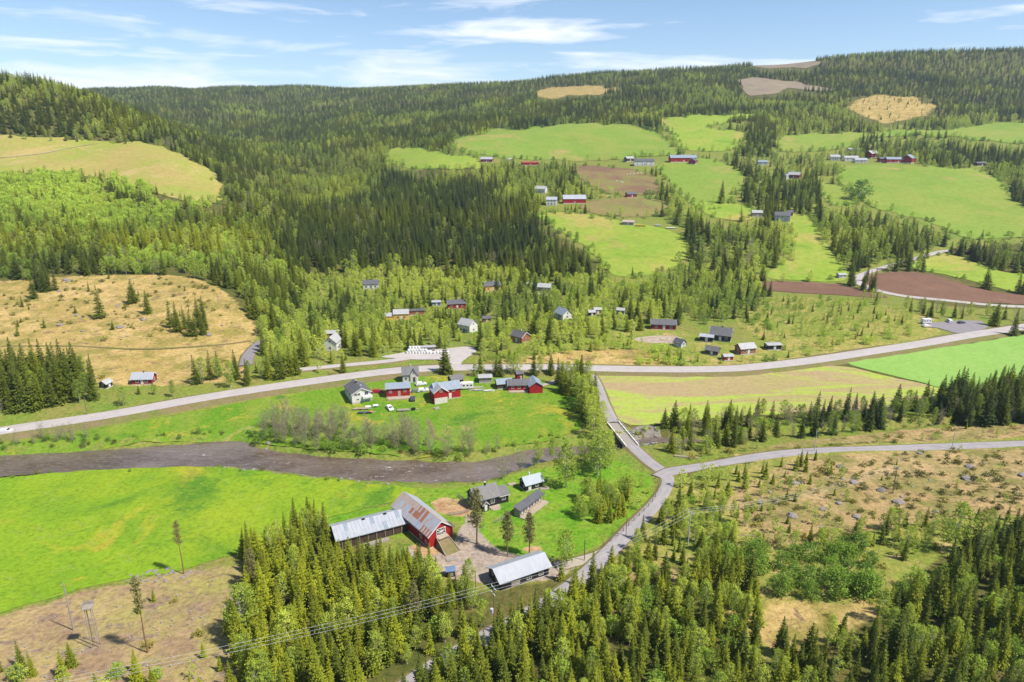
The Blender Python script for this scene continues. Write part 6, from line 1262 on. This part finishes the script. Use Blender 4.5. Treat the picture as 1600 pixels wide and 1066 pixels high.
far('white_house', 'white house, leftmost of the upper right farm', 1304, 250, 11, 9, 4.0, 2.4, -15, 'white', 'r_ltgrey', 2); far('white_house', 'long white house with grey roof at the upper right farm', 1329, 251, 17, 9, 3.6, 2.2, -4, 'white', 'r_ltgrey', 3); far('white_house', 'low white house right of the long white one at the upper right farm', 1344, 254, 14, 8, 3.2, 2.0, -8, 'white', 'r_zinc', 3)
far('shed', 'open shed with pale metal roof behind the upper right farm', 1333, 238, 15, 9, 3.6, 1.6, 2, 'greywood', 'r_zinc', 0, 'shed'); far('darkred_barn', 'dark red square barn behind the upper right farm', 1361, 246, 15, 11, 5.0, 3.4, 30, 'darkred', 'r_ltgrey', 0, 'barn')
far('red_barn', 'long low red barn at the upper right farm', 1400, 254, 26, 9, 4.0, 2.4, -3, 'red', 'r_blue', 4, 'barn'); far('red_barn', 'large red barn with gable end at the right of the upper right farm', 1419, 254, 14, 12, 5.4, 4.0, 42, 'darkred', 'r_blue', 0, 'barn', trim='trim'); far('shed', 'dark red shed at the left end of the long low red barn', 1378, 253, 9, 7, 3.8, 2.0, 4, 'darkred', 'r_dark', 1, 'shed')
far('shed', 'dark shed at the wood edge far right on the hill', 1531, 259, 12, 7, 3.0, 1.6, 6, 'darkbrown', 'r_dark', 1, 'shed')
far('shed', 'grey shed with pale roof among junk below the hill pasture', 982, 351, 10, 6, 2.6, 1.4, -20, 'greywood', 'r_pink', 1, 'shed'); trailer(1000, 354, -8, 'red', 'red flat wagon on the hill pasture edge', 9, 2.2); trailer(1048, 357, 4, 'carwhite', 'white trailer at the right of the junk row on the hill', 8, 2.4); trailer(1028, 353, 8, 'greyblue', 'grey wagon between the red and the white ones', 5, 2.4)
trailer(941, 308, 5, 'orange', 'orange machine on the hill farm yard', 4, 2.4); car(952, 309, 10, 'carwhite', 'white van in the hill farm yard right of the orange machine', 'delivery_van')
# ------------------------------------------------------------------ bales
def bale_mesh():
    bm = bmesh.new(); bmesh.ops.create_cone(bm, cap_ends=True, segments=14, radius1=.62, radius2=.62, depth=1.2)
    bmesh.ops.bevel(bm, geom=[e_ for e_ in bm.edges if len(e_.link_faces) == 2 and any(len(f.verts) > 4 for f in e_.link_faces)], offset=.16, segments=2, affect='EDGES')
    me = bpy.data.meshes.new('silage_bale'); bm.to_mesh(me); bm.free(); me.materials.append(M['whitewrap']); return me
bmesh_ = bale_mesh()
def bale(p, lab, grp, rot):
    o = link(bpy.data.objects.new('silage_bale', bmesh_)); o.location = p; o.rotation_euler = rot; tag(o, lab, 'bale', grp)
b0 = P(640, 553)
for r_, (n, zz) in enumerate(((9, .6), (7, 1.65), (4, 2.7))):
    for i in range(n):
        for j in range(2 if r_ == 0 else 1): bale((b0[0]+(i+r_*.5)*1.27-1+random.uniform(-.1, .1), b0[1]+j*1.3+r_*.4+random.uniform(-.1, .1), b0[2]+zz), 'white wrapped bale in the heap at the village yard', 'bales heaped at the village yard', (0, R(90)*(r_ % 2), random.uniform(0, 3)))
b0 = P(668, 553)
for i in range(7): bale((b0[0]+i*1.5, b0[1]+random.uniform(-.3, .3), b0[2]+.6), 'white wrapped bale in the single row right of the heap', 'bales in the row at the village yard', (0, 0, random.uniform(0, 3)))
for u, v in ((980,273),(985,272),(990,272),(996,271),(1002,271),(1008,271),(964,284),(970,285),(973,286)):
    p = P(u, v); bale((p[0], p[1], p[2]+.6), 'pale bale lying in a line on the brown hill field', 'bales on the brown hill field', (R(90), 0, random.uniform(0, 3)))
e = house('container', 'long low grey container behind the white bales', 0, 0, 10, 2.4, 2.2, .15, 10, 'greywood', 'r_ltgrey', cat='container', base=tuple(P(662, 549)[:2]), found=None)
# ------------------------------------------------------------------ boulders, logs, stumps
def rock_mesh(seed):
    bm = bmesh.new(); bmesh.ops.create_icosphere(bm, subdivisions=2, radius=1.); r = random.Random(seed); o = Vector((r.random()*9, r.random()*9, r.random()*9))
    for v in bm.verts: v.co *= 1+.45*mnoise.noise(v.co*1.1+o); v.co.z *= .6
    me = bpy.data.meshes.new('boulder'); bm.to_mesh(me); bm.free(); me.materials.append(M['rock']); return me
RK = [rock_mesh(i) for i in range(5)]
def rocks(poly, n, s0, s1, lab, grp, name='boulder'):
    w = cast(dens(poly, 2))[:, :2]; k = 0; tries = 0
    while k < n and tries < n*40:
        tries += 1; x = random.uniform(w[:, 0].min(), w[:, 0].max()); y = random.uniform(w[:, 1].min(), w[:, 1].max())
        if not pip([x], [y], w)[0]: continue
        s = s0+(s1-s0)*random.random()**2; o = link(bpy.data.objects.new(name, random.choice(RK))); o.location = (x, y, H([x], [y])[0]+s*.12); o.scale = (s*random.uniform(.8, 1.4), s, s*random.uniform(.7, 1.1)); o.rotation_euler = (0, 0, random.uniform(0, 6.28)); tag(o, lab, 'boulder', grp); k += 1
rocks([(1200,745),(1270,720),(1600,706),(1600,795),(1400,810),(1200,840)], 50, .3, 1.3, 'flat grey boulder half sunk in the tan heath', 'boulders on the heath')
rocks([(986,672),(1010,664),(1032,672),(1042,692),(1010,698),(992,690)], 46, .25, .9, 'grey stone in the rubble beside the bridge', 'stones beside the bridge')
rocks([(0,445),(180,434),(330,452),(392,525),(300,530),(0,530)], 36, .5, 1.6, 'grey boulder lying on the straw clearing', 'boulders on the straw clearing')
rocks([(190,905),(215,895),(300,884),(330,890),(230,915)], 40, .2, .55, 'pale stone in the heap at the meadow edge', 'stones at the meadow edge')
rocks([(330,730),(450,744),(600,757),(600,753),(450,740),(335,727)], 34, .2, .6, 'pale stone along the near river bank', 'stones on the near river bank')
rocks([(395,692),(420,690),(440,704),(410,704)], 8, .3, .8, 'dark rock at the river bend', 'rocks at the river bend')
rocks([(640,735),(740,735),(760,722),(830,706),(900,702),(860,715),(780,742),(720,754)], 30, .25, .8, 'wet stone breaking the rapids below the bridge', 'stones in the rapids')
def logs(poly, n, lab, grp, l0=2, l1=6, mat='greywood'):
    w = cast(dens(poly, 2))[:, :2]; k = 0
    while k < n:
        x = random.uniform(w[:, 0].min(), w[:, 0].max()); y = random.uniform(w[:, 1].min(), w[:, 1].max())
        if not pip([x], [y], w)[0]: continue
        L = random.uniform(l0, l1); a = random.uniform(0, 3.14); q = np.array([[x, y], [x+math.cos(a)*L, y+math.sin(a)*L]]); z = H(q[:, 0], q[:, 1]); r = random.uniform(.05, .1)
        V = []; F = []; limb(V, F, (0, 0, 0), (q[1, 0]-x, q[1, 1]-y, z[1]-z[0]), r, r*.6, 6); F.append((5,4,3,2,1,0)); F.append((6,7,8,9,10,11))
        o = mobj('fallen_log', V, F, M[mat]); o.location = (x, y, z[0]+r*.8); tag(o, lab, 'log', grp); k += 1
logs([(0,1000),(130,945),(300,905),(370,895),(380,960),(360,1066),(0,1066)], 34, 'bleached fallen log on the felled ground', 'fallen logs on the felled ground')
logs([(1060,760),(1200,760),(1240,850),(1120,850)], 14, 'bleached fallen log in the scrub by the road bend', 'fallen logs in the roadside scrub')
def stumps(poly, n, lab, grp):
    w = cast(dens(poly, 2))[:, :2]; V = []; F = []; limb(V, F, (0, 0, -.2), (0, 0, .28), .2, .17, 8); F.append(tuple(range(8, 16))); me = mesh_data('tree_stump', V, F, M['greywood']); k = 0
    while k < n:
        x = random.uniform(w[:, 0].min(), w[:, 0].max()); y = random.uniform(w[:, 1].min(), w[:, 1].max())
        if not pip([x], [y], w)[0]: continue
        o = link(bpy.data.objects.new('tree_stump', me)); o.location = (x, y, H([x], [y])[0]); o.scale = [random.uniform(.8, 1.5)]*3; tag(o, lab, 'stump', grp); k += 1
stumps([(0,1000),(130,945),(300,905),(370,895),(380,960),(360,1066),(0,1066)], 40, 'pale cut stump on the felled ground', 'stumps on the felled ground')
# ------------------------------------------------------------------ the walker on the farm road
p = P(955, 866); e = empty('person', (p[0], p[1], p[2]+.15), R(35), 'person in dark clothes walking on the farm road bend', 'person')
def figure(parent):
    J = [(0,0,.92),(0,0,1.15),(0,.01,1.38),(0,.02,1.50),(0,.03,1.60),(0,.03,1.72), (.10,0,.86),(.11,.10,.48),(.11,-.02,.07),(.11,.13,.04), (-.10,0,.86),(-.11,-.06,.48),(-.11,-.24,.12),(-.11,-.12,.04), (.19,.0,1.36),(.25,-.06,1.08),(.25,.06,.84), (-.19,0,1.36),(-.25,.06,1.08),(-.25,.16,.86)]
    E = [(0,1),(1,2),(2,3),(3,4),(4,5),(0,6),(6,7),(7,8),(8,9),(0,10),(10,11),(11,12),(12,13),(2,14),(14,15),(15,16),(2,17),(17,18),(18,19)]
    rad = [.15,.14,.16,.06,.095,.085,.085,.06,.045,.04,.085,.06,.045,.04,.07,.05,.035,.07,.05,.035]
    me = bpy.data.meshes.new('body'); me.from_pydata(J, E, []); me.materials.append(M['cloth']); o = link(bpy.data.objects.new('body', me), parent); md = o.modifiers.new('skin', 'SKIN'); 
    if not me.skin_vertices: o.modifiers.new('x', 'SKIN')
    for i, sv in enumerate(me.skin_vertices[0].data): sv.radius = (rad[i], rad[i]); sv.use_root = i == 0
    o.modifiers.new('s', 'SUBSURF').levels = 1; o.modifiers['s'].render_levels = 2
    bm = bmesh.new(); bmesh.ops.create_icosphere(bm, subdivisions=2, radius=.098); 
    for v in bm.verts: v.co = Vector((v.co.x*.9, v.co.y+.035, v.co.z*1.1+1.665))
    m2 = bpy.data.meshes.new('head'); bm.to_mesh(m2); bm.free(); m2.materials.append(M['skin']); link(bpy.data.objects.new('head', m2), parent)
    bm = bmesh.new(); bmesh.ops.create_icosphere(bm, subdivisions=2, radius=.108)
    bmesh.ops.delete(bm, geom=[v for v in bm.verts if v.co.z < -.02 and v.co.y > -.02], context='VERTS')
    for v in bm.verts: v.co = Vector((v.co.x*.92, v.co.y+.025, v.co.z*1.05+1.69))
    m3 = bpy.data.meshes.new('hair'); bm.to_mesh(m3); bm.free(); m3.materials.append(M['darkbrown']); link(bpy.data.objects.new('hair', m3), parent)
figure(e)
# ------------------------------------------------------------------ the air of the valley
m = bpy.data.materials.new('valley_air'); m.use_nodes = True; t = m.node_tree; t.nodes.clear()
pv = N(t, 'ShaderNodeVolumePrincipled'); pv.inputs['Color'].default_value = (.64, .80, 1., 1); pv.inputs['Density'].default_value = .000065; pv.inputs['Anisotropy'].default_value = .2
t.links.new(pv.outputs[0], N(t, 'ShaderNodeOutputMaterial').inputs['Volume']); M['air'] = m
v, f = boxv(-5200, 5200, -300, 4600, float(tz.min())-3, float(tz.max())+60); o = mobj('haze', v, f, m); tag(o, 'thin pale air fading the far ridges', 'haze', kind='stuff')
